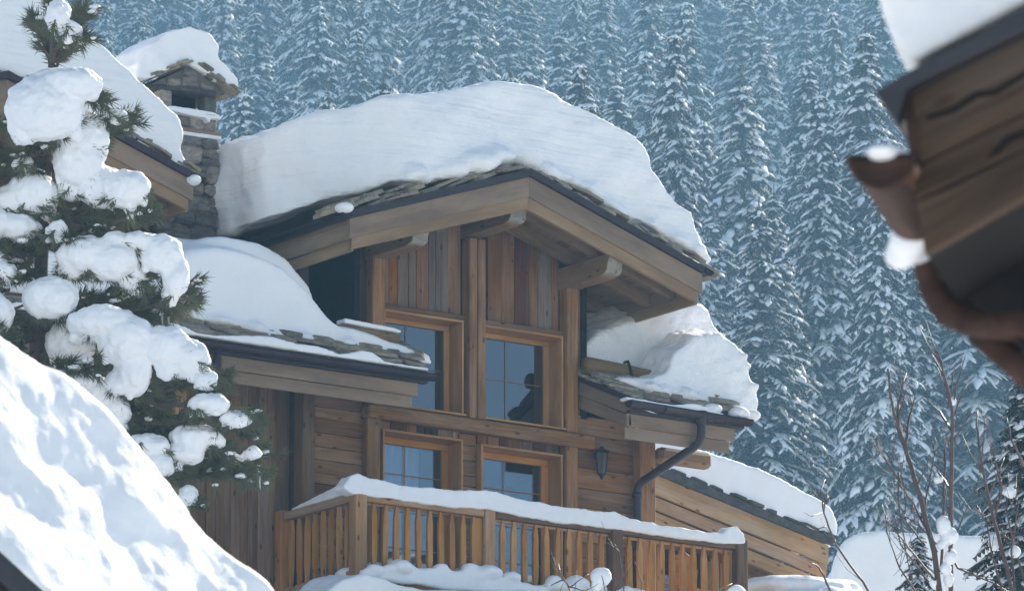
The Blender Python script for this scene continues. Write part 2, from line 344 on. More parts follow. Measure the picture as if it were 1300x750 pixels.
prism('side_wall', [(2.55, .3, .7), (2.55, 8.9, .7), (2.55, 8.9, 3.5), (2.55, 7.5, 3.5), (2.55, .3, .8)], (.2, 0, 0), 'plank_left', core)
box('side_wall', -9.6, -9.4, .5, 9, BASE-1, .7, 'plank_left', core)
box('room_back', -2.3, 2.4, 4.0, 4.1, -2.4, 2.2, 'interior', core); box('room_floor', -2.3, 2.4, .31, 4, -2.45, -2.32, 'interior', core)
box('room_floor', -2.3, 2.4, .31, 4, -.12, .0, 'interior', core); box('room_side', -2.45, -2.3, .31, 4.1, -2.4, 2.2, 'interior', core); box('room_side', 2.4, 2.5, .31, 4.1, -2.4, 1.0, 'interior', core)
# cheeks of the dormer
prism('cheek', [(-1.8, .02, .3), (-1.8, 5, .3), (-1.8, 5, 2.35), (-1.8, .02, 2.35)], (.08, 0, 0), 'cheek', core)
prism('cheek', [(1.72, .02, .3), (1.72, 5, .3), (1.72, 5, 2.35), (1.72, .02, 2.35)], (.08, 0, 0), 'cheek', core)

# --- facade boarding of the gable
fac = part('facade_boarding')
def vplanks(x0, x1, z0, ztop, y, m, parent, wmin=.11, wmax=.24, z0f=None):
    x = x0
    while x < x1-.02:
        w = min(rnd.uniform(wmin, wmax), x1-x)
        if x1-x-w < .07: w = x1-x
        dy = rnd.uniform(0, .022); xc = x+w/2
        zt = (ztop(x)+ztop(x+w))/2 if callable(ztop) else ztop
        beam('plank', (xc, y+dy, z0), (xc, y+dy, zt), .035, w-.006, m, parent, up=XA, bev=.005, jit=.003); x += w
def hplanks(x0, x1, z0, z1, y, m, parent, hmin=.13, hmax=.21):
    z = z1
    while z > z0+.02:
        h = min(rnd.uniform(hmin, hmax), z-z0); dy = rnd.uniform(0, .028)
        beam('plank', (x0, y+dy, z-h/2), (x1, y+dy, z-h/2), .04, h-.006, m, parent, bev=.006, jit=.003); z -= h
roofu = lambda x: gz(x, -.115)
vplanks(-1.40, -.13, 1.41, roofu, .085, 'plank', fac); vplanks(.13, 1.40, 1.39, roofu, .085, 'plank', fac)
vplanks(-1.40, -.13, -.20, -.08, .085, 'plank', fac); vplanks(.13, 1.40, -.22, -.08, .085, 'plank', fac)
hplanks(-.165, .095, -2.3, -.10, .07, 'plank_warm', fac)
beam('head_board', (-1.42, .03, 1.375), (-.125, .03, 1.375), .10, .07, 'beam_dark', fac); beam('head_board', (.125, .03, 1.36), (1.41, .03, 1.36), .10, .07, 'beam_dark', fac)
for x0, w, z1 in [(-1.505, .185, 2.03), (1.495, .175, 2.0)]: beam('post', (x0, -.01, .07), (x0, -.01, z1), .17, w, 'beam', fac, up=XA, bev=.012, jit=.006)
for x0 in (-.062, .068): beam('post', (x0, -.02, .07), (x0, -.02, 2.42), .18, .122, 'beam', fac, up=XA, bev=.012, jit=.005)
vplanks(-1.80, -1.605, .07, roofu, .06, 'plank', fac, .09, .12); vplanks(1.59, 1.72, .07, roofu, .05, 'plank', fac, .13, .14)
beam('cross_beam', (-1.68, -.045, -.008), (1.82, -.045, -.03), .2, .165, 'beam', fac, bev=.02, jit=.012)
for x0, w in [(-1.56, .2), (1.49, .19)]: beam('post', (x0, -.005, -2.4), (x0, -.005, -.10), .16, w, 'beam', fac, up=XA, bev=.012, jit=.006)
# left & right plain walls
hplanks(-2.46, -1.66, -2.5, .12, .04, 'plank_warm', fac); hplanks(1.58, 2.55, -2.5, .34, .04, 'plank_warm', fac, .16, .27)
beam('corner_post', (-2.54, .02, -3.6), (-2.54, .02, .15), .22, .18, 'beam_dark', fac, up=XA, bev=.012)
beam('corner_post', (2.665, -.005, -3.6), (2.665, -.005, .25), .24, .25, 'beam', fac, up=XA, bev=.015)
vplanks(-5.6, -2.64, -3.6, .3, .22, 'plank_left', fac, .13, .26)
beam('corner_post', (-4.30, .17, -3.6), (-4.30, .17, .2), .1, .17, 'pale', fac, up=XA)
box('lower_wall', -9.6, -2.6, .27, .45, BASE-1, .6, 'plank_left', core)
box('stone_base', -2.6, 2.75, .02, .12, BASE-1, -3.6, 'mortar', core); box('stone_base', -9.6, -2.64, .17, .27, BASE-1, -3.6, 'mortar', core)

# --- windows
def window(i, x0, x1, z0, z1):
    w = part('window' if i < 2 else 'balcony_door', chalet, (x0, 0, z0)); d = .30; t = .028
    y0, y1 = -.045, d
    # smooth lining of the deep reveal
    beam('reveal', (x0-.005, (y0+y1)/2, z1-t/2), (x1+.005, (y0+y1)/2, z1-t/2), y1-y0, t, 'honey', w, bev=.003)
    for xx in (x0+t/2, x1-t/2): beam('reveal', (xx, (y0+y1)/2, z0), (xx, (y0+y1)/2, z1-t), y1-y0, t, 'honey', w, up=XA, bev=.003)
    beam('sill', (x0-.01, (y0+y1)/2-.02, z0+t/2), (x1+.01, (y0+y1)/2-.02, z0+t/2), y1-y0+.05, t, 'honey', w, bev=.003)
    X0, X1, Z0, Z1 = x0+t, x1-t, z0+t, z1-t; fw = .085 if i < 2 else .11; yc = d-.03
    fm = 'honey' if i < 2 else 'sash'
    beam('sash_rail', (X0, yc, Z1-fw*.4), (X1, yc, Z1-fw*.4), .07, fw*.8, fm, w); beam('sash_rail', (X0, yc, Z0+fw*.3), (X1, yc, Z0+fw*.3), .07, fw*.6, fm, w)
    for xx in (X0+fw/2, X1-fw/2): beam('sash_stile', (xx, yc, Z0+fw*.6), (xx, yc, Z1-fw*.8), .07, fw, fm, w, up=XA)
    ax0, ax1, az0, az1 = X0+fw, X1-fw, Z0+fw*.6, Z1-fw*.8
    p = box('pane', ax0-.01, ax1+.01, yc-.006, yc+.006, az0-.01, az1+.01, 'glass' if i < 2 else 'glass_door', w)
    xm = (ax0+ax1)/2-.08; rows = [.5] if i < 2 else [.3, .55, .8]
    beam('glazing_bar', (xm, yc-.012, az0), (xm, yc-.012, az1), .010, .010, 'taupe' if i < 2 else fm, w, up=XA, bev=.002)
    for r in rows: zz = az0+(az1-az0)*r; beam('glazing_bar', (ax0, yc-.0125, zz), (ax1, yc-.0125, zz), .008, .009, 'taupe' if i < 2 else fm, w, bev=.002)
    if i == 2:
        vs, fs = [], []; n = 40
        for k in range(n+1):
            u = k/n; x = ax0+.02+(ax1-ax0-.30)*u
            if .52 < u < .60: x = x
            yy = yc+.06+.03*math.sin(u*34)+.012*math.sin(u*71+1); vs += [(x, yy, Z0+.05), (x, yy, az1+.02)]
        fs = [(2*k, 2*k+2, 2*k+3, 2*k+1) for k in range(n) if not (.55 < k/n < .6)]
        o = mesh_obj('curtain', vs, fs, 'curtain', w, None, True); sm = o.modifiers.new('t', 'SOLIDIFY'); sm.thickness = .006
    if i == 3:
        vs, fs = [], []; n = 20; c = V((.70, .95, -.92))
        for k in range(n):
            a = 2*math.pi*k/n; vs += [(c.x+.2*math.cos(a), c.y+.2*math.sin(a), c.z), (c.x+.12*math.cos(a), c.y+.12*math.sin(a), c.z+.28)]
        fs = [(2*k, 2*((k+1) % n), 2*((k+1) % n)+1, 2*k+1) for k in range(n)]
for i, a in enumerate(WINS): window(i, *a)
# things in the lit room behind the right-hand balcony door
lamp = empty('table_lamp', (.95, 1.0, -1.6), 'table lamp with pale shade inside the right balcony door', 'lamp')
vs, fs = [], []; n = 20
for k in range(n):
    a = 2*math.pi*k/n; vs += [(.95+.19*math.cos(a), 1+.19*math.sin(a), -1.05), (.95+.12*math.cos(a), 1+.12*math.sin(a), -.78)]
mesh_obj('lamp_shade', vs, [(2*k, 2*((k+1) % n), 2*((k+1) % n)+1, 2*k+1) for k in range(n)], 'fabric', lamp, None, True).modifiers.new('t', 'SOLIDIFY').thickness = .005
tube('stem', [(.95, 1, -1.6), (.95, 1, -.9)], .02, 'iron', lamp)
tbl = empty('side_table', (.95, 1.0, -2.32), 'dark side table under the lamp behind the balcony door', 'table')
beam('table_top', (.65, 1, -1.62), (1.25, 1, -1.62), .5, .035, 'beam_dark', tbl)
for dx in (-.25, .25):
    for dy in (-.2, .2): beam('leg', (.95+dx, 1+dy, -2.315), (.95+dx, 1+dy, -1.64), .04, .04, 'beam_dark', tbl, up=XA)

# --- wall lantern
lan = empty('wall_lantern', (1.93, 0, -.3), 'black iron wall lantern on the planks right of the gable windows', 'lantern')
def ring(c, r, n=6, rot=0): return [V((c.x+r*math.cos(2*math.pi*k/n+rot), c.y+r*math.sin(2*math.pi*k/n+rot), c.z)) for k in range(n)]
def loft(name, rings, m, parent, capb=True, capt=True):
    vs, fs = [], []; n = len(rings[0])
    for r in rings: vs += r
    for i in range(len(rings)-1):
        for k in range(n): fs.append((i*n+k, i*n+(k+1) % n, (i+1)*n+(k+1) % n, (i+1)*n+k))
    if capb: fs.append(tuple(range(n-1, -1, -1)))
    if capt: fs.append(tuple((len(rings)-1)*n+k for k in range(n)))
    return mesh_obj(name, vs, fs, m, parent)
lc = V((1.93, -.12, 0))
loft('lantern_roof', [ring(lc+Z*-.16, .105), ring(lc+Z*-.125, .10), ring(lc+Z*-.10, .045), ring(lc+Z*-.07, .02)], 'iron', lan)
loft('lantern_base', [ring(lc+Z*-.50, .008), ring(lc+Z*-.45, .035), ring(lc+Z*-.425, .06)], 'iron', lan)
loft('lantern_glass', [ring(lc+Z*-.425, .052), ring(lc+Z*-.16, .082)], 'smoked', lan)
for k in range(6):
    a = 2*math.pi*k/6; beam('lantern_bar', lc+V((.055*math.cos(a), .055*math.sin(a), -.43)), lc+V((.09*math.cos(a), .09*math.sin(a), -.155)), .012, .012, 'iron', lan, up=V((math.cos(a), math.sin(a), 0)), bev=.002)
tube('bracket', [(1.93, .03, -.2), (1.93, -.04, -.12), (1.93, -.12, -.07)], .012, 'iron', lan)

# --- gable roof
def gable_roof(cx, top, yf, half, name, full=True, back=5.2):
    g = part(name, chalet, (cx, yf, top)); gzz = lambda x, off=0: top-PT*abs(x-cx)+off
    for s in (-1, 1):
        e = cx+s*half
        # fascia (upper, wide) and inner barge board (lower)
        prism('barge_board', [(cx, yf, gzz(cx)), (e, yf, gzz(e)), (e, yf, gzz(e)-.255), (cx, yf, top-.262)], (0, .045, 0), 'taupe', g, .004)
        e2 = cx+s*(half-.05)
        prism('barge_board', [(cx, yf+.03, gzz(cx)-.255), (e2, yf+.03, gzz(e2)-.25), (e2, yf+.03, gzz(e2)-.40), (cx, yf+.03, top-.42)], (0, .06, 0), 'taupe_warm', g, .004)
        # metal drip edge
        n_ = V((s*PT, 0, 1)).normalized()
        prism('drip_edge', [(cx, yf-.05, gzz(cx)+.003), (e+s*.03, yf-.05, gzz(e+s*.03)+.003), (e+s*.03, yf-.05, gzz(e)+.085), (cx, yf-.05, gzz(cx)+.10)], (0, .12, 0), 'metal', g, .004)
        # deck of boards laid along y (seen from below)
        nb = 16
        for k in range(nb):
            a, b = cx+s*half*k/nb, cx+s*half*(k+1)/nb; m_ = (a+b)/2
            beam('deck_board', (m_, yf+.05, gzz(m_)-.075), (m_, back, gzz(m_)-.075), .045, half/nb*1.05-.006, 'soffit', g, up=V((1, 0, -s*PT)), bev=.004)
        # rafters
        for yy in ((-.72+1.25), 1.08, 2.0):
            y = yf+yy
            prism('rafter', [(cx, y, gzz(cx)-.102), (e2, y, gzz(e2)-.102), (e2, y, gzz(e2)-.26), (cx, y, gzz(cx)-.27)], (0, .11, 0), 'soffit', g, .005)
        # eave fascia receding
        for z0, z1, ox, mm in ((-.255, 0, 0, 'taupe'), (-.40, -.258, -.05, 'taupe_warm')):
            xx = e+s*ox
            prism('eave_fascia', [(xx, yf+.048, gzz(e)+z0), (xx, back-.6, gzz(e)+z0), (xx, back-.6, gzz(e)+z1), (xx, yf+.048, gzz(e)+z1)], (-s*.04, 0, 0), mm, g, .003)
        # half-round gutter
        gut = []; c = V((e+s*.075, 0, gzz(e)+.0)); n = 9; vs, fs = [], []
        for j, y in enumerate((yf-.06, back-.6)):
            for k in range(n):
                a = math.pi+math.pi*k/(n-1); vs.append((c.x+.07*math.cos(a), y, c.z+.05+.07*math.sin(a)))
        fs = [(k, k+1, n+k+1, n+k) for k in range(n-1)]+[tuple(range(n))]
        o = mesh_obj('gutter', vs, fs, 'metal', g, None, True); o.modifiers.new('t', 'SOLIDIFY').thickness = .008
        # stone slates along the verge, in lapped courses
        L = half*math.sqrt(1+PT*PT); ux = V((s, 0, -PT)).normalized(); uz = V((s*PT, 0, 1)).normalized(); uy = V((0, 1, 0))
        if s < 0: ux = -ux; uz = V((s*PT, 0, 1)).normalized()
        for lay in range(3):
            d = .04 + lay*.13
            while d < L-.05:
                w = rnd.uniform(.3, .55); dd = min(d+w/2, L+.02)
                p = V((cx, 0, top))+V((s, 0, -PT)).normalized()*dd
                tilt = uz*(.118+.052*lay+rnd.uniform(-.012, .022))
                c = p+tilt; c.y = yf-.04+.3+rnd.uniform(-.05, .09)+lay*.04
                tl = rnd.uniform(-.04, .14)*s
                ux2 = (ux+uz*(-tl)).normalized(); uz2 = ux2.cross(uy)
                if uz2.z < 0: uz2 = -uz2
                slab('slate', c, ux2, uy, uz2, w*1.02, .6, rnd.uniform(.034, .058), 'slate', g)
                d += w
    # purlins with a scrolled end
    for xx, zt in ((cx-1.5, gzz(cx+1.5)-.27), (cx, top-.285), (cx+1.5, gzz(cx+1.5)-.27)):
        w, h = .24, .27; yq = yf+.17
        prof = [(2.0, 0), (yq, 0), (yq+.015, -.05), (yq+.05, -.10), (yq+.07, -.15), (yq+.075, -.20), (yq+.11, -.235), (yq+.17, -.25), (yq+.24, -h), (2.0, -h)]
        prism('purlin', [(xx-w/2, y, zt+z) for y, z in prof], (w, 0, 0), 'soffit', g, .006)
        prism('purlin_end', [(xx-w/2+.006, y-.004, zt+z-.003) for y, z in prof[1:8]]+[(xx-w/2+.006, y+.006, zt+z+.006) for y, z in prof[1:8]][::-1], (w-.012, 0, 0), 'purlin_end', g)
    return g
gable = gable_roof(0, 3.0, -1.25, 2.72, 'gable_roof')
# --- second gable, half behind the pine tree
g2 = gable_roof(-6.98, 3.50, -.05, 2.72, 'left_gable_roof')
w2 = part('left_gable_wall')
vplanks(-9.2, -4.76, .3, lambda x: 3.5-PT*abs(x+6.98)-.3, 1.25, 'plank_warm', w2, .16, .26)
box('backing_panel', -9.2, -4.8, 1.29, 1.4, .2, 2.6, 'interior', w2)
prism('cheek', [(-4.82, 1.27, .3), (-4.82, 5.2, .3), (-4.82, 5.2, 2.6), (-4.82, 1.27, 2.6)], (.06, 0, 0), 'plank_left', w2)

# --- main roof, two eaves facing the camera
def eave(x0, x1, name, verge_left=False):
    g = part(name, chalet, ((x0+x1)/2, -1.1, .3)); ye = -1.1
    nb = 7
    for k in range(nb):                                         # soffit boards
        y = ye+.06+(k+.5)*(1.05/nb); beam('soffit_board', (x0+.03, y, mz(y)-.15), (x1-.2, y, mz(y)-.15), 1.05/nb-.004, .03, 'soffit', g, up=V((0, -.42, 1)), bev=.003)
    beam('fascia', (x0+.0, ye+.02, .085), (x1-.17, ye+.02, .085), .04, .165, 'taupe', g, bev=.004)
    beam('fascia', (x0+.0, ye+.06, -.075), (x1-.23, ye+.06, -.075), .04, .15, 'taupe', g, bev=.004)
    beam('fascia_cap', (x0, ye-.01, .185), (x1-.06, ye-.01, .185), .1, .035, 'metal', g, bev=.004)
    # deck
    prism('roof_deck', [(x0+.02, ye, mz(ye)-.10), (x0+.02, 0, mz(0)-.10), (x0+.02, 0, mz(0)-.02), (x0+.02, ye, mz(ye)-.02)], (x1-x0-.06, 0, 0), 'metal', g)
    # gutter
    vs, fs = [], []; n = 9
    xs = (x0-.04, x1)
    for j, x in enumerate(xs):
        for k in range(n):
            a = math.pi+math.pi*k/(n-1); vs.append((x, ye-.10+.085*math.cos(a), .305-.03*j+.085*math.sin(a)))
    fs = [(k, k+1, n+k+1, n+k) for k in range(n-1)]+[tuple(range(n)), tuple(range(2*n-1, n-1, -1))]
    o = mesh_obj('gutter', vs, fs, 'metal', g, None, True); o.modifiers.new('t', 'SOLIDIFY').thickness = .01
    x = x0+.5
    while x < x1:
        tube('gutter_strap', [(x, ye-.10+.09*math.cos(a), .295+.09*math.sin(a)) for a in [math.pi+math.pi*k/8 for k in range(9)]], .007, 'metal', g, 5); x += .9
    # slates, four courses up from the eave
    uy = V((0, 1, .42)).normalized(); uz = V((0, -.42, 1)).normalized()
    for lay in range(4):
        x = x0-.02+rnd.uniform(-.05, .05)
        while x < x1-.1:
            w = rnd.uniform(.25, .6); yy = ye-.02+lay*.15+.25
            c = V((x+w/2, yy+rnd.uniform(-.05, .03), mz(yy)+.008+.04*lay+rnd.uniform(-.012, .014)))
            ux = V((1, 0, rnd.uniform(-.06, .06))).normalized()
            slab('slate', c, ux, uy, uz, min(w, x1-x)*.96, .5+rnd.uniform(-.05, .05), rnd.uniform(.034, .058), 'slate', g); x += w
    if verge_left:                                              # boards and metal edge down the left verge
        for z0, z1, ox, mm in ((-.255, -.045, 0, 'taupe'), (-.44, -.258, .03, 'taupe')):
            prism('verge_board', [(x0+ox, .0, mz(0)+z0), (x0+ox, ye, mz(ye)+z0+.02), (x0+ox, ye, mz(ye)+z1), (x0+ox, .0, mz(0)+z1)], (.04, 0, 0), mm, g, .003)
        prism('drip_edge', [(x0-.03, 0, mz(0)-.075), (x0-.03, ye-.02, mz(ye)-.075), (x0-.03, ye-.02, mz(ye)-.0), (x0-.03, 0, mz(0)-.0)], (.08, 0, 0), 'metal', g, .003)
        for lay in range(2):
            y = -1.0
            while y < .2:
                l = rnd.uniform(.25, .42); c = V((x0+.12+rnd.uniform(-.03, .05), y+l/2, mz(y+l/2)+.03+.04*lay))
                slab('slate', c, XA, uy, uz, .42, l*1.15, .035, 'slate', g); y += l
    else: pass
    return g
le = eave(-9.8, -1.42, 'left_eave_roof'); re_ = eave(1.62, 3.5, 'right_eave_roof', True)
# right-hand end of the right eave: verge returns in the sun
for z0, z1, ox in ((.02, .165, -.17), (-.15, -.0, -.23)):
    x = 3.5+ox
    prism('verge_board', [(x, -1.04, z0-.015), (x, 3, z0+1.6), (x, 3, z1+1.6), (x, -1.04, z1)], (-.04, 0, 0), 'taupe', re_, .003)
q = onY(870, 585, -.12); beam('purlin', (2.80, -.12, q.z+.03), (onY(900, 585, -.12).x, -.12, q.z+.03), .2, .2, 'soffit', re_, bev=.05)
# rest of the main roof
for x0, x1 in ((-9.8, -1.9), (1.8, 3.45)):
    prism('roof_deck', [(x0, .0, mz(0)-.11), (x0, 7.5, mz(7.5)-.11), (x0, 7.5, mz(7.5)-.01), (x0, .0, mz(0)-.01)], (x1-x0, 0, 0), 'slate_dark', chalet)
prism('roof_deck', [(-9.8, 7.5, mz(7.5)-.11), (-9.8, 10.2, mz(7.5)-1.2), (-9.8, 10.2, mz(7.5)-1.1), (-9.8, 7.5, mz(7.5)-.01)], (13.25, 0, 0), 'slate_dark', chalet)
prism('roof_deck', [(-1.9, 4.8, mz(4.8)-.11), (-1.9, 7.5, mz(7.5)-.11), (-1.9, 7.5, mz(7.5)-.01), (-1.9, 4.8, mz(4.8)-.01)], (3.7, 0, 0), 'slate_dark', chalet)
# snow-guard logs and hook
def log(name, p0, p1, r, label):
    p0, p1 = V(p0), V(p1); n = 7; pts = [p0.lerp(p1, k/(n-1))+V((0, 0, rnd.uniform(-.008, .008))) for k in range(n)]
    W = frame(p0, p1, Z); vs, fs = tube_geo([W.inverted()@p for p in pts], [r*rnd.uniform(.93, 1.05) for _ in pts], 10)
    return mesh_obj(name, vs, fs, 'log', chalet, W, True)
log('snow_guard_log', (-4.6, -.42, mz(-.42)+.19), (-1.44, -.42, mz(-.42)+.17), .085, '')
log('snow_guard_log', (1.50, -.36, mz(-.36)+.21), (2.72, -.42, mz(-.42)+.16), .10, '')
tube('guard_hook', [(2.12, -.66, mz(-.6)+.06), (2.12, -.53, mz(-.5)+.07), (2.12, -.51, mz(-.5)+.24), (2.12, -.44, mz(-.42)+.33), (2.12, -.36, mz(-.35)+.30)], .02, 'iron', chalet)
# downpipes
def pipe(pts, name='downpipe', r=.055):
    pts = [V(p) for p in pts]; q = [pts[0]]
    for a, b, c in zip(pts, pts[1:], pts[2:]):
        i = b+(a-b).normalized()*min(.13, (a-b).length*.4); o = b+(c-b).normalized()*min(.13, (c-b).length*.4)
        for k in range(6): t = k/5; q.append(i*(1-t)**2+b*2*t*(1-t)+o*t*t)
    q.append(pts[-1]); return tube(name, q, r, 'metal', chalet, 12)
pipe([(2.72, -1.2, .26), (2.72, -1.2, -.10), (2.46, -.16, -.52), (2.46, -.16, -.8), (2.46, -.16, -6.9)])
for z in (-.62, -1.9): tube('pipe_collar', [(2.46, -.16, z), (2.46, -.16, z-.06)], .066, 'metal', chalet, 12)
tube('pipe_outlet', [(2.72, -1.2, .30), (2.72, -1.2, .12)], [.085, .058], 'metal', chalet, 12)
pipe([(-4.62, -1.2, .26), (-4.62, -1.2, -.15), (-4.62, .05, -.7), (-4.62, .12, -1.0), (-4.62, .12, -6.9)])

# --- chimney
CX0, CX1, CY0, CY1 = -3.97, -3.11, 1.2, 1.95
ch = part('chimney', chalet, ((CX0+CX1)/2, (CY0+CY1)/2, 1.0))
box('chimney_core', CX0+.05, CX1-.05, CY0+.05, CY1-.05, 1.0, 3.600, 'mortar', ch)
def stone(c, w, h, d, axis):
    bm = bmesh.new(); bmesh.ops.create_cube(bm, size=1)
    for v in bm.verts: v.co = V((v.co.x*w, v.co.y*d, v.co.z*h))+V((rnd.uniform(-.12, .12)*w, rnd.uniform(-.15, .15)*d, rnd.uniform(-.14, .14)*h))
    bmesh.ops.bevel(bm, geom=bm.edges[:], offset=min(w, h, d)*.24, segments=1, affect='EDGES')
    for v in bm.verts: v.co += V((rnd.uniform(-.01, .01), rnd.uniform(-.01, .01), rnd.uniform(-.01, .01)))
    R_ = Matrix.Rotation(0 if axis == 'y' else math.pi/2, 4, 'Z')
    return bm_obj('stone', bm, 'stone', ch, Matrix.Translation(c)@R_)
z = 1.0
while z < 3.520:
    h = min(rnd.uniform(.13, .30), 3.58-z)
    for axis, a0, a1 in (('y', CX0, CX1), ('x', CY0, CY1)):
        a = a0-.01
        while a < a1-.04:
            w = min(rnd.uniform(.16, .42), a1+.01-a)
            if a1-a-w < .1: w = a1+.01-a
            hh = h; sub = 1
            if w < .26 and h > .22: sub = 2
            for q in range(sub):
                zc = z+hh*(q+.5)/sub
                if axis == 'y': stone(V((a+w/2, CY0+.05+rnd.uniform(-.02, .015), zc)), w*1.02, hh/sub*1.03, .16, 'y')
                else: stone(V((CX0+.05+rnd.uniform(-.02, .015), a+w/2, zc)), w*1.02, hh/sub*1.03, .16, 'x'); 
                if axis == 'x' and q == 0: stone(V((CX1-.05+rnd.uniform(-.015, .02), a+w/2, zc)), w*1.02, hh*1.03, .16, 'x')
            a += w
    z += h
cxm, cym = (CX0+CX1)/2, (CY0+CY1)/2
prism('flashing', [(CX0-.035, CY0-.035, 3.560), (CX1+.035, CY0-.035, 3.560), (CX1+.035, CY1+.035, 3.560), (CX0-.035, CY1+.035, 3.560)], (0, 0, .06), 'taupe', ch)
box('shoulder', CX0+.06, CX1-.02, CY0+.03, CY1-.03, 3.62, 3.816, 'mortar', ch)
for k in range(4):
    a = CX0+.05+.2*k; stone(V((a+.1, CY0+.04, 3.73)), .2, .22, .1, 'y')
for k in range(3): stone(V((CX0+.06, CY0+.15+.22*k, 3.73)), .22, .22, .1, 'x')
slab('ledge_slate', V((cxm, cym, 3.84)), XA, V((0, 1, 0)), Z, CX1-CX0+.2, CY1-CY0+.18, .045, 'slate', ch)
for x in (CX0+.09, CX1-.1):
    for y in (CY0+.1, CY1-.1): box('cap_pillar', x-.09, x+.09, y-.09, y+.09, 3.862, 4.08, 'stone', ch, .015)
box('flue', CX0+.18, CX1-.2, CY0+.22, CY1-.15, 3.88, 4.075, 'shade_split_black', ch)  # near-black colour gives the chimney opening its shade
slab('cap_lintel', V((cxm, cym, 4.11)), XA, V((0, 1, 0)), Z, CX1-CX0+.28, CY1-CY0+.22, .06, 'slate_dark', ch, .01)
prism('cap_gable', [(CX0-.10, CY0-.01, 4.14), (CX1+.10, CY0-.01, 4.14), (cxm, CY0-.01, 4.44)], (0, CY1-CY0, 0), 'mortar', ch)
for x, zz, w, h in ((cxm-.24, 4.19, .2, .1), (cxm+.0, 4.22, .24, .15), (cxm+.25, 4.19, .18, .1), (cxm-.02, 4.34, .2, .09)): stone(V((x, CY0, zz)), w, h, .1, 'y')
for s in (-1, 1):
    for lay in range(2):
        for k in range(3):
            d = .12+.22*k+lay*.06; ux = V((1, 0, -s*.46)).normalized(); uz = V((s*.46, 0, 1)).normalized()
            c = V((cxm, cym, 4.47))+V((s, 0, -.46)).normalized()*d+uz*(.02+.035*lay-.01*k)
            slab('cap_slate', c, ux, V((0, 1, 0)), uz, .34, CY1-CY0+.26+rnd.uniform(-.05, .05), .036, 'slate', ch)
slab('cap_slate', V((cxm, cym, 4.545)), XA, V((0, 1, 0)), Z, .3, CY1-CY0+.1, .04, 'slate', ch)

# --- balcony
BY, BX0, BX1, BZ = -1.6, -2.83, 3.02, -2.5
bal = part('balcony', chalet, (0, BY, BZ))
y = BY-.02
while y < .1: beam('deck_board', (BX0, y+.07, BZ-.03), (BX1, y+.07, BZ-.03), .135, .045, 'rail', bal); y += .14
for x in (BX0+.1, -.6, 1.35, BX1-.1): beam('joist', (x, BY+.02, BZ-.15), (x, .1, BZ-.15), .14, .18, 'beam_dark', bal)
beam('edge_beam', (BX0-.04, BY-.06, BZ-.10), (BX1+.04, BY-.06, BZ-.10), .06, .2, 'beam_dark', bal)
RT = -1.455
posts = [(-2.81, .17, 'rail'), (-.88, .15, 'rail'), (1.06, .16, 'beam_dark'), (3.01, .17, 'beam_dark')]
for i, (x, w, mm) in enumerate(posts): beam('railing_post', (x, BY, BZ-.12), (x, BY, RT+.055), w, w, mm if i > 1 else 'rail', bal, up=XA, bev=.012)
beam('railing_post', (-1.02, BY+.02, BZ), (-1.02, BY+.02, RT-.1), .07, .1, 'baluster', bal, up=XA)
beam('railing_post', (2.86, BY+.05, BZ), (2.86, BY+.05, RT-.1), .06, .12, 'baluster', bal, up=XA)
def baluster(p):
    hgt = RT-.09-p.z; w, d = .075, .045
    rows = [(0, .55), (.14, .62), (.3, 1), (.82, 1), (.93, .62), (1.0, .45)]; vs, fs = [], []
    for t, k in rows:
        for a, b in ((-1, -1), (1, -1), (1, 1), (-1, 1)): vs.append((t*hgt-hgt/2, b*d/2, a*w*k/2))
    for i in range(len(rows)-1):
        for k in range(4): fs.append((i*4+k, i*4+(k+1) % 4, i*4+4+(k+1) % 4, i*4+4+k))
    fs += [(3, 2, 1, 0), tuple(len(rows)*4-4+k for k in range(4))]
    return vs, fs, hgt
def bal_row(p0, p1, n, rot):
    for k in range(n):
        p = V(p0).lerp(V(p1), (k+.5)/n); vs, fs, h = baluster(p)
        W = Matrix.Translation(p+V((0, 0, h/2)))@Matrix.Rotation(rot, 4, 'Z')@Matrix.Rotation(-math.pi/2, 4, 'Y')@Matrix.Rotation(rnd.uniform(-.02, .02), 4, 'Y')
        mesh_obj('baluster', vs, fs, 'baluster', bal, W)
for a, b in zip(posts, posts[1:]):
    x0, x1 = a[0]+a[1]/2, b[0]-b[1]/2
    beam('handrail', (x0+.005, BY, RT-.03), (x1-.005, BY, RT-.03), .12, .10, 'beam_dark' if a[0] > -1 else 'rail', bal, bev=.012, jit=.004)
    beam('lower_rail', (x0+.005, BY+.03, RT-.098), (x1-.005, BY+.03, RT-.098), .05, .03, 'rail', bal)
    beam('bottom_rail', (x0+.005, BY, BZ+.07), (x1-.005, BY, BZ+.07), .09, .08, 'rail', bal)
    bal_row((x0+.06, BY, BZ+.06), (x1-.05, BY, BZ+.06), 10 if a[0] < 1 else 10, 0)
beam('railing_post', (BX0+.02, .07, BZ-1.0), (BX0+.02, .07, RT+.05), .15, .17, 'baluster', bal, up=XA, bev=.01)
beam('handrail', (BX0+.02, BY+.09, RT-.03), (BX0+.02, -.02, RT-.03), .11, .10, 'rail', bal, bev=.01)
beam('bottom_rail', (BX0+.02, BY+.09, BZ+.07), (BX0+.02, -.02, BZ+.07), .09, .09, 'rail', bal, bev=.01)
bal_row((BX0+.02, BY+.14, BZ+.06), (BX0+.02, -.03, BZ+.06), 8, math.pi/2)
for s in (0, 1): prism('brace', [(BX0+.1+s*5.5, .1, BZ-1.5), (BX0+.1+s*5.5, .1, BZ-1.3), (BX0+.1+s*5.5, BY+.1, BZ-.25), (BX0+.1+s*5.5, BY+.25, BZ-.25)], (.12, 0, 0), 'beam', bal)
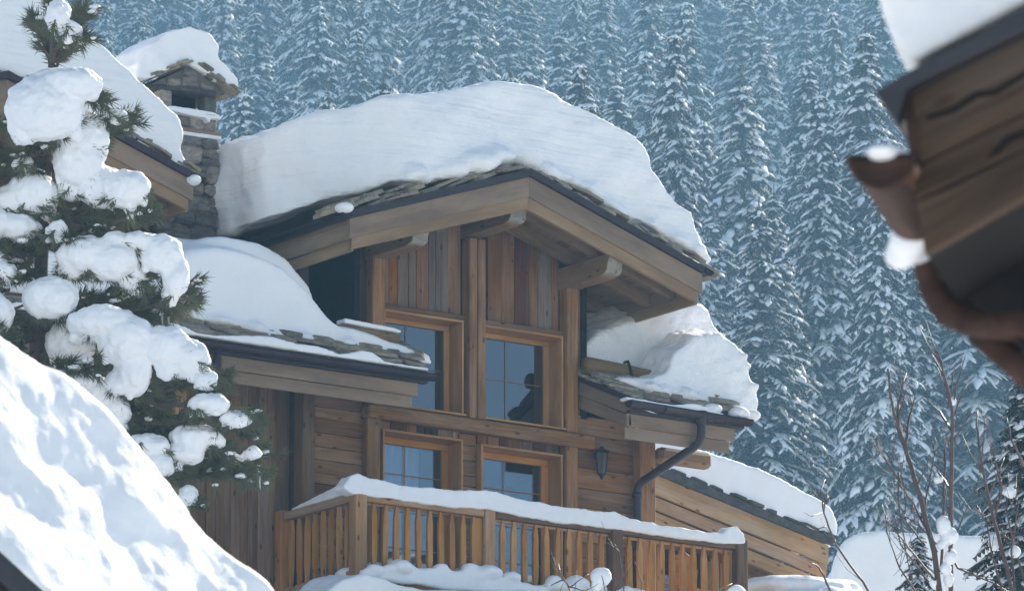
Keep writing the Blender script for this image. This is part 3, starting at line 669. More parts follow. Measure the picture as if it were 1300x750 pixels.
# carved chair back at the right end of the balcony
chair = empty('wooden_chair', (2.65, -1.1, BZ), 'orange-brown wooden chair behind the right end of the balcony railing', 'chair')
beam('seat', (2.45, -1.1, BZ+.45), (2.85, -1.1, BZ+.45), .4, .04, 'baluster', chair)
pb = [(2.46, -.92, BZ+.47), (2.84, -.92, BZ+.47), (2.86, -.92, BZ+.8), (2.80, -.92, BZ+.86), (2.78, -.92, BZ+.96), (2.65, -.92, BZ+1.02), (2.52, -.92, BZ+.96), (2.50, -.92, BZ+.86), (2.44, -.92, BZ+.8)]
prism('backrest', pb, (0, .03, 0), 'baluster', chair, .005)
for dx in (-.16, .16):
    for dy in (-.16, .16): beam('leg', (2.65+dx, -1.1+dy, BZ), (2.65+dx, -1.1+dy, BZ+.43), .045, .045, 'baluster', chair, up=XA)

# ================================================================== SNOW ON THE CHALET
def oy(pts, v): return [onY(x, y, v) for x, y in pts]
# main gable: left and right lobes with a crease between them
top_l = [(438, 150), (470, 132), (520, 120), (570, 110), (612, 106), (622, 112), (626, 140), (630, 175), (643, 196), (643, 210), (634, 206), (605, 215), (560, 228), (520, 236), (470, 254), (436, 268)]
top_r = [(600, 106), (640, 104), (670, 106), (705, 116), (760, 144), (806, 172), (826, 192), (829, 212), (850, 244), (878, 270), (889, 296), (898, 320), (898, 333), (885, 326), (840, 302), (800, 282), (760, 258), (720, 234), (690, 220), (660, 205), (640, 196), (620, 190), (600, 188)]
gl_ = oy([(x, y-(6 if i >= 9 else 0)) for i, (x, y) in enumerate(top_l)], -1.12); gr_ = oy([(x, y-(6 if 13 <= i <= 18 else 0)) for i, (x, y) in enumerate(top_r)], -1.05)
def bend(p, add=0):
    k = min(1, max(0, (-1.3-p.x)/1.5)); return V((p.x-.38*k, p.y+add+1.5*k**2.6, p.z))
fl = []
for a_, b_ in zip(gl_, gl_[1:]+gl_[:1]): fl += [bend(a_.lerp(b_, t)) for t in (0, .34, .67)]
snow('roof_snow', [ext(fl, (0, 6.2, 0)), ext(gr_, (0, 6.1, 0)), sphere_geo(V((-2.8, 2.6, 2.75)), .45, 2.4, .5)]+crumbs(gl_[9:15], 26, .06, .16)+crumbs(gr_[12:19], 34, .05, .15),
     .042, 8, [(1.3, .30), (.5, .15), (.16, .035)], 'snow', None, 'thick sculpted snow slab capping the central gable roof', 'snow')
lf = [(205, 399), (214, 352), (236, 322), (275, 315), (320, 322), (360, 340), (392, 368), (412, 398), (432, 412), (470, 424), (520, 440), (546, 452), (549, 462), (520, 456), (470, 447), (410, 434), (340, 424), (270, 412)]
lfp = oy(lf, -.72)
lf2 = oy([(228, 318), (250, 304), (290, 300), (330, 308), (365, 326), (395, 358), (410, 392), (300, 400), (228, 390)], -.35)
snow('roof_snow', [prism_geo(lfp, [V((p.x-.0 if p.x > -2.2 else p.x-.3, .0, p.z+.25)) for p in lfp]), ext(lf2, (-.1, .9, .05)),
                   *crumbs(lfp[13:], 40, .05, .13, .2),
                   prism_geo([onY(x, y, -.7) for x, y in [(-420, 330), (-420, 250), (-60, 300), (215, 345), (225, 395), (-60, 365)]], [onY(x, y, -.7)+V((0, 2.0, .8)) for x, y in [(-420, 330), (-420, 250), (-60, 300), (215, 345), (225, 395), (-60, 365)]])],
     .04, 9, [(.8, .12), (.25, .04), (.09, .012)], 'snow_soft', None, 'rounded snow mound on the lower left eave roof beside the pine', 'snow')
rf = oy([(786, 482), (825, 480), (846, 474), (858, 446), (882, 429), (915, 424), (936, 436), (947, 462), (955, 490), (961, 515), (962, 527), (945, 523), (900, 514), (860, 503), (800, 488)], -.82)
rb = oy([(741, 440), (762, 424), (800, 407), (850, 392), (880, 385), (900, 393), (910, 412), (922, 436), (935, 465)], .08)+[V((3.42, .08, mz(.08)-.1)), V((1.74, .08, mz(.08)-.1))]
snow('roof_snow', [prism_geo(rf, [V((p.x, -.2, p.z+.16)) for p in rf]), ext(rb, (.05, 2.2, .9))]+crumbs(rf[11:], 26, .05, .11, .2)+crumbs(rf[5:10], 46, .03, .08, .5),
     .035, 7, [(.6, .14), (.22, .08), (.09, .04)], 'snow_rough', None, 'crumbling wind-carved snow drift on the lower right eave roof', 'snow')
# second gable roof snow
sg = oy([(-60, -60), (0, -30), (60, 14), (100, 38), (140, 62), (172, 92), (200, 122), (226, 150), (234, 168), (230, 190), (243, 212), (242, 224), (222, 214), (190, 196), (150, 178), (60, 120), (-60, 56)], -.0)
sgl = [V((-10.2, 0, 4.0)), V((-7.0, 0, 5.2)), V((-6.0, 0, 5.0)), V((-6.5, 0, 3.8)), V((-7.0, 0, 3.6)), V((-9.9, 0, 2.65))]
snow('roof_snow', [ext(sg, (0, 5.2, 0)), ext(sgl, (0, 5.2, 0))], .05, 9, [(.8, .12), (.25, .04)], 'snow', None, 'smooth snow slab on the left gable roof behind the pine', 'snow')
snow('gutter_snow', [sphere_geo(onY(245, 229, -.05), .10, .14, .07)], .02, 3, [(.1, .02)], 'snow_soft', None, 'small snow tuft in the gutter end beside the stone chimney', 'snow')
# chimney snow
cs = oy([(172, 100), (176, 80), (194, 56), (214, 40), (242, 34), (266, 42), (277, 58), (278, 74), (290, 84), (303, 100), (303, 115), (288, 110), (262, 92), (240, 80), (222, 84), (194, 100)], CY0-.08)
snow('chimney_snow', [ext(cs, (0, .95, 0))], .022, 7, [(.35, .07), (.1, .015)], 'snow_soft', None, 'domed snow cap on top of the stone chimney', 'snow')
ls = oy([(208, 138), (216, 134), (245, 138), (272, 143), (282, 148), (281, 152), (268, 150), (266, 156), (262, 150), (240, 146)], CY0-.1)
snow('ledge_snow', [ext(ls, (0, .18, 0))], .012, 3, [(.1, .015)], 'snow_soft', None, 'thin snow strip on the ledge under the chimney opening', 'snow')
fs_ = oy([(226, 165), (281, 173), (281, 178), (226, 170)], CY0-.05)
snow('ledge_snow', [ext(fs_, (0, .06, 0))], .01, 2, [(.1, .006)], 'snow_soft', None, 'thin snow line along the chimney flashing below the ledge', 'snow')
# snow along gutters
def strip(pts, y, dep, vox, name, label, m='snow_soft', sm=3, ns=((.15, .02),)):
    snow(name, [ext(oy(pts, y), (0, dep, 0))], vox, sm, list(ns), m, None, label, 'snow')
def wavy(x0, x1, yb0, yb1, hs, n):
    top, bot = [], []
    for k in range(n+1):
        t = k/n; x = x0+(x1-x0)*t; yb = yb0+(yb1-yb0)*t
        top.append((x, yb-2.5-hs*max(0, noise.noise(V((x*.021, 3.3, 0)))+.12)*1.9)); bot.append((x, yb+1.5))
    return top+bot[::-1]
strip(wavy(-300, 545, 342, 469, 11, 60), -1.24, .17, .02, 'gutter_snow', 'scalloped snow strip lying in the left eave gutter')
strip(wavy(796, 935, 505, 531, 12, 30), -1.24, .17, .018, 'gutter_snow', 'bumpy snow strip lying in the right eave gutter')
snow('gutter_snow', [sphere_geo(onY(938, 525, -1.15), .16, .14, .09), sphere_geo(onY(955, 527, -1.1), .12, .12, .07), sphere_geo(onY(905, 519, -1.15), .14, .12, .07)], .02, 3, [(.12, .03)], 'snow_rough', None, 'clumped snow at the right end of the right eave gutter', 'snow')
snow('gutter_snow', [sphere_geo(onY(437, 264, -1.28), .12, .14, .07)], .02, 3, [(.1, .02)], 'snow_soft', None, 'small snow pat on the left gutter corner of the central gable', 'snow')
snow('log_snow', [ext([V((-2.3, -.52, mz(-.42)+.27)), V((-1.45, -.52, mz(-.42)+.245)), V((-1.44, -.52, mz(-.42)+.28)), V((-1.6, -.52, mz(-.42)+.30)), V((-2.3, -.52, mz(-.42)+.33))], (0, .2, 0))], .015, 4, [(.2, .02)], 'snow_soft', None, 'snow lying on the snow guard log in front of the upper left window', 'snow')
# railing snow
rtop = [(448, 626), (436, 618), (445, 604), (455, 600), (470, 606), (520, 616), (580, 622), (612, 622), (630, 622), (655, 632), (720, 643), (760, 648), (783, 648), (800, 657), (850, 668), (890, 674), (918, 676), (926, 668), (937, 667), (945, 676), (946, 688)]
rbot = [(938, 690), (900, 687), (800, 674), (700, 661), (619, 646), (560, 642), (500, 633)]
snow('railing_snow', [ext(oy(rtop+rbot, BY-.10), (0, .22, 0))], .018, 5, [(.3, .06), (.1, .025)], 'snow_soft', None, 'long wavy snow ridge along the front balcony handrail', 'snow')
snow('railing_snow', [prism_geo([V((BX0-.06, BY+.05, RT+.02)), V((BX0+.10, BY+.05, RT+.02)), V((BX0+.08, BY+.05, RT+.22)), V((BX0-.04, BY+.05, RT+.22))], [V((BX0-.03, -.15, RT+.02)), V((BX0+.07, -.15, RT+.02)), V((BX0+.05, -.15, RT+.05)), V((BX0-.01, -.15, RT+.05))])], .018, 6, [(.2, .03)], 'snow_soft', None, 'tapering snow wedge on the short left balcony handrail', 'snow')
# snow on the balcony floor, edge and the lean-to below
fl_ = [V((BX0-.02, BY-.16, BZ-.02)), V((BX0-.02, BY-.16, BZ+.08)), V((-2.2, BY-.16, BZ+.20)), V((-1.2, BY-.16, BZ+.24)), V((-.5, BY-.16, BZ+.16)), V((.6, BY-.16, BZ+.20)), V((1.6, BY-.16, BZ+.16)), V((BX1, BY-.16, BZ+.1)), V((BX1, BY-.16, BZ-.02))]
snow('balcony_snow', [ext(fl_, (0, 1.5, .02))]+crumbs(fl_[1:-1], 60, .07, .13, .6), .026, 9, [(.4, .12), (.12, .03)], 'snow_soft', None, 'drifted snow covering the balcony floor behind the balusters', 'snow')
lean = empty('lean_to_roof', (0, -3, BZ-.9), 'low snow-covered timber lean-to roof below the balcony', 'lean-to')
for k in range(8): x = -2.6+.76*k; beam('roof_board', (x, BY-.1, BZ-.32), (x, BY-1.7, BZ-.78), .74, .05, 'beam', lean, up=V((0, .28, 1)))
beam('eave_beam', (-3.0, BY-1.72, BZ-.9), (3.1, BY-1.72, BZ-.9), .12, .2, 'beam', lean)
for x in (-2.9, 0, 3.0): beam('post', (x, BY-1.6, BASE+.3), (x, BY-1.6, BZ-1.0), .16, .16, 'beam', lean, up=XA)
ln = oy([(392, 764), (412, 752), (436, 734), (462, 728), (500, 738), (540, 748), (600, 750), (680, 748), (740, 756), (745, 800), (380, 790)], BY-.9)
snow('lean_to_snow', [ext(ln, (0, .75, .1))], .03, 9, [(.5, .1), (.15, .03)], 'snow_soft', None, 'heaped snow on the lean-to roof under the balcony', 'snow')

# ================================================================== SMALL CHALET, lower right
HY = 8.0
cab = empty('small_chalet', (9.5, HY+3, -4.5), 'small pale larch chalet with snow-laden roof behind the right end of the balcony', 'chalet')
def hy(pts, v=HY): return [onY(x, y, v) for x, y in pts]
for pts, dy, m_ in (([(760, 572), (1052, 692), (1052, 716), (760, 598)], 0, 'pale'), ([(760, 600), (1052, 718), (1050, 733), (760, 616)], .03, 'rail'), ([(760, 618), (1049, 735), (1047, 752), (760, 634)], .06, 'pale')):
    prism('barge_board', [p+V((0, dy, 0)) for p in hy(pts)], (0, .06, 0), m_, cab, .006)
rp = hy([(752, 556), (1056, 684), (1056, 693), (752, 570)]); prism('roof_deck', [p+V((0, -.05, 0)) for p in rp], (0, 5, 0), 'slate_dark', cab)
sl0, sl1 = hy([(752, 556), (1056, 684)]); nsl = 13
for k in range(nsl):
    a, b_ = sl0.lerp(sl1, k/nsl), sl0.lerp(sl1, (k+1.05)/nsl); ux = (b_-a).normalized(); uz = ux.cross(V((0, 1, 0)));  uz = uz if uz.z > 0 else -uz
    slab('slate', (a+b_)/2+V((0, .15+rnd.uniform(-.03, .04), 0))+uz*(.012+.006*(k % 2)), ux, V((0, 1, 0)), uz, (b_-a).length*1.05, .5, .04, 'slate_dark', cab)
xa, xb = onY(800, 650, HY+1.0).x, onY(1015, 745, HY+1.0).x
rl0, rl1 = hy([(760, 634), (1047, 752)], HY+.06); rsl = (rl1.z-rl0.z)/(rl1.x-rl0.x)
vplanks(7.0, xb+.2, -4.4, lambda x: rl0.z+rsl*(x-rl0.x)+.25, HY+1.0, 'pale', cab, .14, .17)
prism('wall', [(7.0, HY+1.04, -4.4), (xb+.2, HY+1.04, -4.4), (xb+.2, HY+1.04, rl0.z+rsl*(xb+.2-rl0.x)+.2), (7.0, HY+1.04, rl0.z+rsl*(7.0-rl0.x)+.2)], (0, 4, 0), 'render', cab)
prism('soffit', [rl0+V((0, .1, .22)), rl1+V((0, .1, .16)), rl1+V((0, .1, .2)), rl0+V((0, .1, .26))], (0, 1.2, 0), 'soffit', cab)
for px, py in ((905, 655), (988, 702)):
    p = onY(px, py, HY+.55); beam('purlin', (p.x, p.y-.15, p.z), (p.x, HY+1.0, p.z), .26, .2, 'honey', cab, bev=.02)
sx = onY(1053, 720, HY+.3).x
for k in range(9): slab('stone', V((sx-.15, HY+.9+rnd.uniform(-.05, .05), -1.4+.24*k)), XA, V((0, 1, 0)), Z, .4, .5, .2, 'stone', cab)
wn = onY(862, 725, HY+.95); wpt = part('window', cab, wn)
box('window_frame', wn.x-.5, wn.x+.5, HY+.93, HY+.99, wn.z-.9, wn.z+.38, 'honey', wpt)
for k in (-1, 1):
    for r in range(2): box('pane', wn.x+k*.22-.17, wn.x+k*.22+.17, HY+.905, HY+.925, wn.z-.78+.56*r, wn.z-.27+.56*r, 'glass', wpt)
    beam('glazing_bar', (wn.x+k*.41, HY+.915, wn.z-.8), (wn.x+k*.41, HY+.915, wn.z+.32), .04, .06, 'pale', wpt, up=XA)
beam('glazing_bar', (wn.x, HY+.915, wn.z-.8), (wn.x, HY+.915, wn.z+.32), .04, .08, 'pale', wpt, up=XA)
for k in (-1, 1): beam('hinge', (wn.x+k*.5, HY+.91, wn.z+.2), (wn.x+k*.5, HY+.91, wn.z+.3), .03, .03, 'iron', wpt, up=XA, bev=.003)
so = hy([(745, 552), (800, 545), (860, 562), (925, 580), (965, 592), (1005, 612), (1040, 630), (1058, 644), (1065, 665), (1064, 688), (1056, 694), (1040, 684), (960, 648), (880, 612), (800, 578)], HY-.03)
snow('roof_snow', [ext(so, (0, 4.5, 0))], .04, 9, [(.8, .1), (.25, .03)], 'snow_soft', None, 'thick snow slab on the small larch chalet at the lower right', 'snow')
snow('snow_heap', [sphere_geo(onY(1010, 752, HY-.8), 1.0, .8, .22), sphere_geo(onY(1050, 750, HY-.8), .5, .6, .16), sphere_geo(onY(1030, 775, HY-.8), 1.2, 1.2, .3)], .03, 6, [(.3, .06)], 'snow_soft', None, 'low snow heap in front of the small larch chalet wall', 'snow')
shed = empty('woodshed', (11.0, HY-.8, -4.5), 'low woodshed buried in snow in front of the small larch chalet', 'shed')
q = onY(1030, 770, HY-.8); box('wall', q.x-1.2, q.x+1.2, HY-1.6, HY, -4.5, q.z-.05, 'pale', shed)
# snow bank to the right of it
DB = 116.0
bank = [(1064, 700), (1072, 684), (1090, 675), (1115, 672), (1150, 674), (1200, 676), (1250, 680), (1330, 676), (1420, 690), (1420, 820), (1060, 820), (1058, 720)]
f0 = [onD(x, y, DB) for x, y in bank]; f1 = [p+HF*6+V((0, 0, .35)) for p in f0]
snow('snow_bank', [prism_geo(f0, f1)], .06, 12, [(1.2, .16), (.4, .04)], 'snow_soft', None, 'broad smooth snow bank at the lower right behind the bare shrub', 'snow bank')

# ================================================================== NEAR ROOF, lower left
NY = -47.0
nh = empty('near_house', (-36, NY+2.5, -17.5), 'near house at the lower left, only its dark snow-covered roof edge showing', 'house')
def nl(x, y, dy=0): return onY(x, y, NY+dy)
e0, e1 = nl(-40, 672), nl(75, 776); sl = (e1-e0).normalized()
rid = e0-sl*1.2
prism('roof_deck', [rid, e1+sl*.9, e1+sl*.9+V((0, 0, -.09)), rid+V((0, 0, -.09))], (0, 5, 0), 'slate_dark', nh)
prism('verge_flashing', [rid+V((0, -.03, .012)), e1+sl*.95+V((0, -.03, .012)), e1+sl*.95+V((0, -.03, -.11)), rid+V((0, -.03, -.11))], (0, .028, 0), 'dark_metal', nh, .004)
prism('barge_board', [rid+V((0, .02, -.115)), e1+sl*.8+V((0, .02, -.115)), e1+sl*.8+V((0, .02, -.3)), rid+V((0, .02, -.3))], (0, .05, 0), 'beam_dark', nh, .004)
prism('wall', [rid+V((0, .6, -.12)), e1+V((0, .6, -.12)), V((e1.x, NY+.6, -17.5)), V((rid.x, NY+.6, -17.5))], (0, 4, 0), 'plank_left', nh)
up = [(-130, 352), (-60, 398), (0, 440), (60, 478), (120, 523), (180, 572), (235, 632), (290, 694), (330, 733), (352, 762), (365, 800)]
lo = [(210, 880), (120, 812), (70, 768), (30, 728), (-20, 684), (-130, 590)]
fr_, bk_ = [], []
for x, y in up: p = nl(x, y, .7); fr_.append(p); bk_.append(p+V((0, 3.6, 0)))
for x, y in lo: p = nl(x, y, -.04); fr_.append(p); bk_.append(V((p.x, NY+4.6, p.z)))
mid = [V(p) for p in fr_]
snow('roof_snow', [prism_geo(fr_, bk_)], .02, 8, [(1.0, .26), (.34, .055), (.10, .012), (.04, .004)], 'snow_near', None, 'large bright snow slope on the near roof at the lower left', 'snow')

# ================================================================== NEAR EAVE, upper right
HE = math.radians(46.5); ED = V((math.sin(HE), math.cos(HE), 0)); ER = V((math.cos(HE), -math.sin(HE), 0))
EO = onD(1150, 200, 16.0)
def ep(x, y, d=0): return onP(x, y, EO+ED*d, ED)
ev = empty('near_eave', EO+ER*.6+V((0, 0, -.4)), 'blurred brown timber eave corner with copper gutter at the upper right', 'roof eave')
prism('barge_board', [ep(1147, 106), (ep(1330, 8)), ep(1330, 128), ep(1158, 212)], ED*.05, 'tarred', ev, .004)
prism('barge_board', [ep(1158, 214), ep(1330, 130), ep(1330, 232), ep(1174, 322)], ED*.05, 'tarred', ev, .004)
prism('barge_lip', [ep(1160, 246, -.012), ep(1330, 166, -.012), ep(1330, 174, -.012), ep(1162, 255, -.012)], ED*.012, 'tarred', ev)
prism('roof_edge', [ep(1110, 116, -.06), ep(1150, 92, -.06), ep(1340, -10, -.06), ep(1340, 18, -.06), ep(1150, 112, -.06), ep(1138, 156, -.06)], ED*.9, 'dark_metal', ev, .004)
prism('copper_edge', [ep(1146, 124, -.01), ep(1156, 118, -.01), ep(1168, 214, -.01), ep(1158, 222, -.01)], ED*.03, 'copper', ev)
prism('soffit', [ep(1176, 322, .05), ep(1330, 234, .05), ep(1330, 226, .05), ep(1172, 314, .05)], ED*1.2, 'shade_split_black', ev)  # underside pieces from here on have the eave's shade put into their colour
for d in (.35, .8): prism('rafter', [ep(1180, 330, d), ep(1340, 242, d), ep(1340, 262, d), ep(1190, 350, d)], ED*.06, 'shade_split_black', ev, .004)
prism('wall', [ep(1345, 290, .95), ep(1460, 230, .95), ep(1460, 900, .95), ep(1345, 900, .95)], ED*.6, 'shade_split_black', ev)
prism('wall_plate', [ep(1196, 344, .55), ep(1340, 262, .55), ep(1340, 420, .55), ep(1300, 440, .55)], ED*.12, 'shade_split_black', ev, .004)
for pts in ([(1160, 246), (1188, 236), (1215, 222), (1245, 216), (1262, 196), (1280, 176), (1292, 172), (1330, 158)], [(1168, 252), (1200, 238), (1250, 214), (1330, 172)], [(1176, 150), (1210, 140), (1240, 120), (1262, 118), (1330, 78)]):
    tube('board_split', [ep(x, y, -.002) for x, y in pts], [.004]+[.007]*(len(pts)-2)+[.004], 'shade_split_black', ev, 6)
# copper gutter running back from the corner, open at the near end
vs, fs = [], []; n = 13; gc = ep(1120, 196, -.09); R0 = .073
for j, d in enumerate((0, .95)):
    for k in range(n):
        a = math.pi+math.pi*k/(n-1); p = gc+ED*d+ER*(R0*math.cos(a))+V((0, 0, R0*math.sin(a)+ .01*0)); vs.append(p)
fs = [(k, k+1, n+k+1, n+k) for k in range(n-1)]+[tuple(range(n))]
o = mesh_obj('gutter', vs, fs, 'copper', ev, None, True); o.modifiers.new('t', 'SOLIDIFY').thickness = .004
for d in (0, .9): tube('gutter_bead', [gc+ED*d+ER*(R0*1.03*math.cos(math.pi+math.pi*k/12))+V((0, 0, R0*1.03*math.sin(math.pi+math.pi*k/12))) for k in range(13)], .007, 'copper', ev, 6)
pp = [ep(1176, 318, .62), ep(1180, 345, .62), ep(1188, 372, .62), ep(1204, 396, .62), ep(1232, 408, .6), ep(1270, 412, .58), ep(1340, 416, .55)]
tube('downpipe', pp, .036, 'copper', ev, 14)
tube('downpipe', [ep(1240, 418, .66), ep(1265, 440, .66), ep(1300, 470, .66), ep(1360, 520, .66)], .034, 'copper', ev, 14)
es = [ep(x, y, .0) for x, y in [(1112, -20), (1118, 8), (1128, 40), (1146, 66), (1160, 80), (1185, 66), (1230, 40), (1290, 8), (1345, -20), (1345, -160), (1130, -160)]]
snow('roof_snow', [ext(es, ED*.8)], .012, 8, [(.2, .04)], 'snow_soft', None, 'soft out-of-focus snow lump on the near eave at the upper right', 'snow')
snow('gutter_snow', [sphere_geo(gc+ED*.15+V((0, 0, .005)), .068, .2, .035, (ER, ED, Z))], .01, 2, [(.1, .01)], 'snow_soft', None, 'snow in the open copper gutter end at the upper right', 'snow')
snow('gutter_snow', [sphere_geo(ep(1148, 318, .55), .03, .07, .045), sphere_geo(ep(1158, 300, .5), .04, .08, .05), sphere_geo(ep(1166, 322, .6), .03, .05, .03)], .01, 2, [(.06, .01)], 'snow_soft', None, 'small snow clump hanging under the copper gutter', 'snow')

# ================================================================== SNOWY PINE, left
DP = 80.0; PS = DP/FPX                        # metres per pixel at the pine
pine = empty('pine_tree', onD(55, 1300, DP)+V((0, 0, 0)), 'dark green pine loaded with heavy snow pillows at the left, in front of the chalet', 'tree')
def pp_(x, y, d=0): return onD(x, y, DP+d)
tr_pts = [pp_(50, 1300), pp_(46, 900), pp_(42, 640), pp_(48, 420), pp_(58, 230), pp_(66, 90), pp_(68, -10)]
tube('trunk', tr_pts, [.16, .14, .115, .09, .065, .035, .012], 'bark', pine, 10)
def trunk_at(y):
    ys = [1300, 900, 640, 420, 230, 90, -10]
    for i in range(6):
        if ys[i+1] <= y <= ys[i]: return tr_pts[i].lerp(tr_pts[i+1], (ys[i]-y)/(ys[i]-ys[i+1]))
    return tr_pts[0 if y > 1300 else -1]
nvs, nfs, du_v, du_f = [], [], [], []
def needle_tuft(c, d, n=34, L=.17):
    d = d.normalized(); a = d.orthogonal().normalized(); b_ = d.cross(a)
    for k in range(n):
        q = rnd.uniform(0, 6.283); t = rnd.uniform(.12, 1.0); dd = (d*math.cos(t)+(a*math.cos(q)+b_*math.sin(q))*math.sin(t)).normalized()
        o_ = c-d*rnd.uniform(-.02, .14); l = L*rnd.uniform(.7, 1.1); sd_ = dd.cross(CF).normalized()*.0065; tip = o_+dd*l+V((0, 0, -.012))
        i = len(nvs); nvs.extend((o_-sd_, o_+sd_, tip)); nfs.append((i, i+1, i+2))
def bough(p0, p1, r0, name='bough', sag=.12, tufts=7):
    pts = []
    for k in range(7):
        t = k/6; p = p0.lerp(p1, t)+V((0, 0, -sag*math.sin(math.pi*t)*.6+ (.10*t*t if k > 4 else 0))); p += V((rnd.uniform(-1, 1), rnd.uniform(-1, 1), rnd.uniform(-1, 1)))*.02*(p1-p0).length; pts.append(p)
    tube(name, pts, [r0*(1-.85*k/6) for k in range(7)], 'bark', pine, 6)
    L_ = (p1-p0).length
    for k in range(int(tufts*L_*2.2)+4):
        t = rnd.uniform(.22, 1.0); p = p0.lerp(p1, t); d = (p1-p0).normalized()+V((rnd.uniform(-.9, .9), rnd.uniform(-.9, .9), rnd.uniform(-.5, .55)))
        q = p+d.normalized()*rnd.uniform(.08, .3)*(1.1-.5*t)
        i = len(tw_v); vs_, fs_2 = tube_geo([p, q], [.009, .005], 4, False); tw_v.extend(vs_); tw_f.extend([tuple(j+i for j in f) for f in fs_2])
        needle_tuft(q, d)
        if rnd.random() < .22:
            i = len(du_v); r_ = rnd.uniform(.02, .05); v_, f_ = sphere_geo(q+V((0, 0, r_*.5)), r_*rnd.uniform(.8, 1.9), r_*rnd.uniform(.8, 1.5), r_*.6, None, 7, 5)
            du_v.extend([p_+V((rnd.uniform(-1, 1), rnd.uniform(-1, 1), rnd.uniform(-1, 1)))*r_*.16 for p_ in v_]); du_f.extend([tuple(j+i for j in g_) for g_ in f_])
    needle_tuft(pts[-1], (p1-p0), 46, .18)
tw_v, tw_f = [], []
CL = [  # snow pillows: lists of (x, y, rx, ry) as seen, resting on a bough each
 [(74, 22, 14, 20), (88, 40, 14, 13)], [(58, 138, 44, 36), (92, 108, 34, 18), (30, 160, 18, 20), (70, 112, 30, 22)],
 [(105, 172, 30, 26), (100, 205, 28, 30), (92, 240, 18, 14), (128, 238, 28, 24)], [(160, 240, 28, 20), (176, 236, 12, 12), (166, 262, 6, 14)],
 [(42, 246, 30, 24), (14, 256, 20, 18), (60, 262, 10, 16)], [(18, 290, 30, 15), (-20, 285, 30, 20)], [(72, 294, 13, 13)],
 [(112, 324, 36, 20), (142, 330, 30, 22), (168, 346, 18, 18), (92, 342, 18, 11), (150, 308, 20, 12)], [(176, 308, 26, 12), (204, 322, 24, 22), (224, 350, 15, 22), (216, 376, 10, 13)],
 [(64, 378, 31, 23), (72, 394, 22, 12)], [(132, 412, 42, 20), (160, 432, 32, 28), (168, 470, 22, 28), (150, 486, 16, 14)], [(94, 436, 32, 28), (80, 455, 16, 16)],
 [(206, 440, 30, 22), (234, 456, 30, 22), (262, 482, 14, 12), (214, 466, 14, 14)], [(84, 488, 46, 16), (120, 502, 30, 18), (142, 522, 22, 18), (148, 546, 14, 10)],
 [(266, 512, 22, 11), (254, 518, 14, 10)], [(298, 532, 18, 9), (316, 524, 8, 5)], [(250, 556, 30, 14), (236, 574, 22, 12), (272, 560, 14, 8)], [(186, 566, 26, 14), (196, 590, 22, 16), (180, 600, 14, 12)],
 [(238, 628, 12, 11)], [(320, 576, 12, 6), (300, 582, 12, 5), (328, 600, 4, 10)], [(6, 345, 14, 12)], [(4, 402, 12, 9)], [(222, 590, 8, 7)], [(30, 210, 12, 9)], [(150, 150, 10, 7)],
 [(-60, 200, 50, 30), (-100, 230, 40, 28)], [(-50, 400, 60, 34), (-110, 420, 40, 24)], [(-90, 320, 46, 26)], [(-40, 500, 60, 30)], [(40, 540, 40, 20), (70, 560, 30, 16)], [(110, 600, 40, 20), (140, 622, 24, 14)], [(20, 640, 60, 26)]]
for gi, g in enumerate(CL):
    dep = rnd.uniform(-.75, -.25); geos = []
    for x, y, rx, ry in g:
        c = pp_(x, y, dep+rnd.uniform(-.08, .08)); ry2 = ry*PS
        geos.append(sphere_geo(c, rx*PS*1.18, max(rx, ry)*PS*.95, ry2*1.2, (CR, HF, Z), 12, 8))
        for k in range(4): geos.append(sphere_geo(c+CR*rnd.uniform(-.95, .95)*rx*PS-Z*rnd.uniform(.3, 1.0)*ry2, rx*PS*rnd.uniform(.14, .3), rx*PS*.25, ry2*rnd.uniform(.25, .5), (CR, HF, Z)))
        for k in range(2): geos.append(sphere_geo(c+CR*rnd.uniform(-.7, .7)*rx*PS+Z*rnd.uniform(-.5, .5)*ry2, rx*PS*.42, rx*PS*.4, ry2*.5, (CR, HF, Z)))
    big = max(a[2] for a in g)
    snow('snow_pillow', geos, .02 if big > 20 else .012, 3, [(.25, .09), (.1, .06), (.035, .012)], 'snow_soft', pine)
    xs = [a[0] for a in g]; far = max(g, key=lambda a: a[0] if gi < 25 else -a[0]); yl = max(a[1]+a[3]*.75 for a in g if abs(a[0]-far[0]) < 30)
    tipx = far[0]+far[2]*(1.0 if gi < 25 else -1.0)
    y0 = min(max(yl-rnd.uniform(0, 60), 10), 900)
    bough(trunk_at(y0), pp_(tipx+6, yl+4, dep), .03+.0002*max(abs(tipx-50), 10), tufts=5)
    for x, y, rx, ry in g:                       # needles poking out under and around each pillow
        for k in range(int(5+rx*.5)):
            u = rnd.uniform(-1.05, 1.05); c = pp_(x+u*rx, y+ry*(.75+rnd.uniform(-.2, .45))*math.sqrt(max(.15, 1-u*u*.7)), dep+rnd.uniform(-.12, .3))
            needle_tuft(c, V((0, 0, -.5))+CR*(u*1.1+.3)+HF*rnd.uniform(-.6, .7), 22, .15)
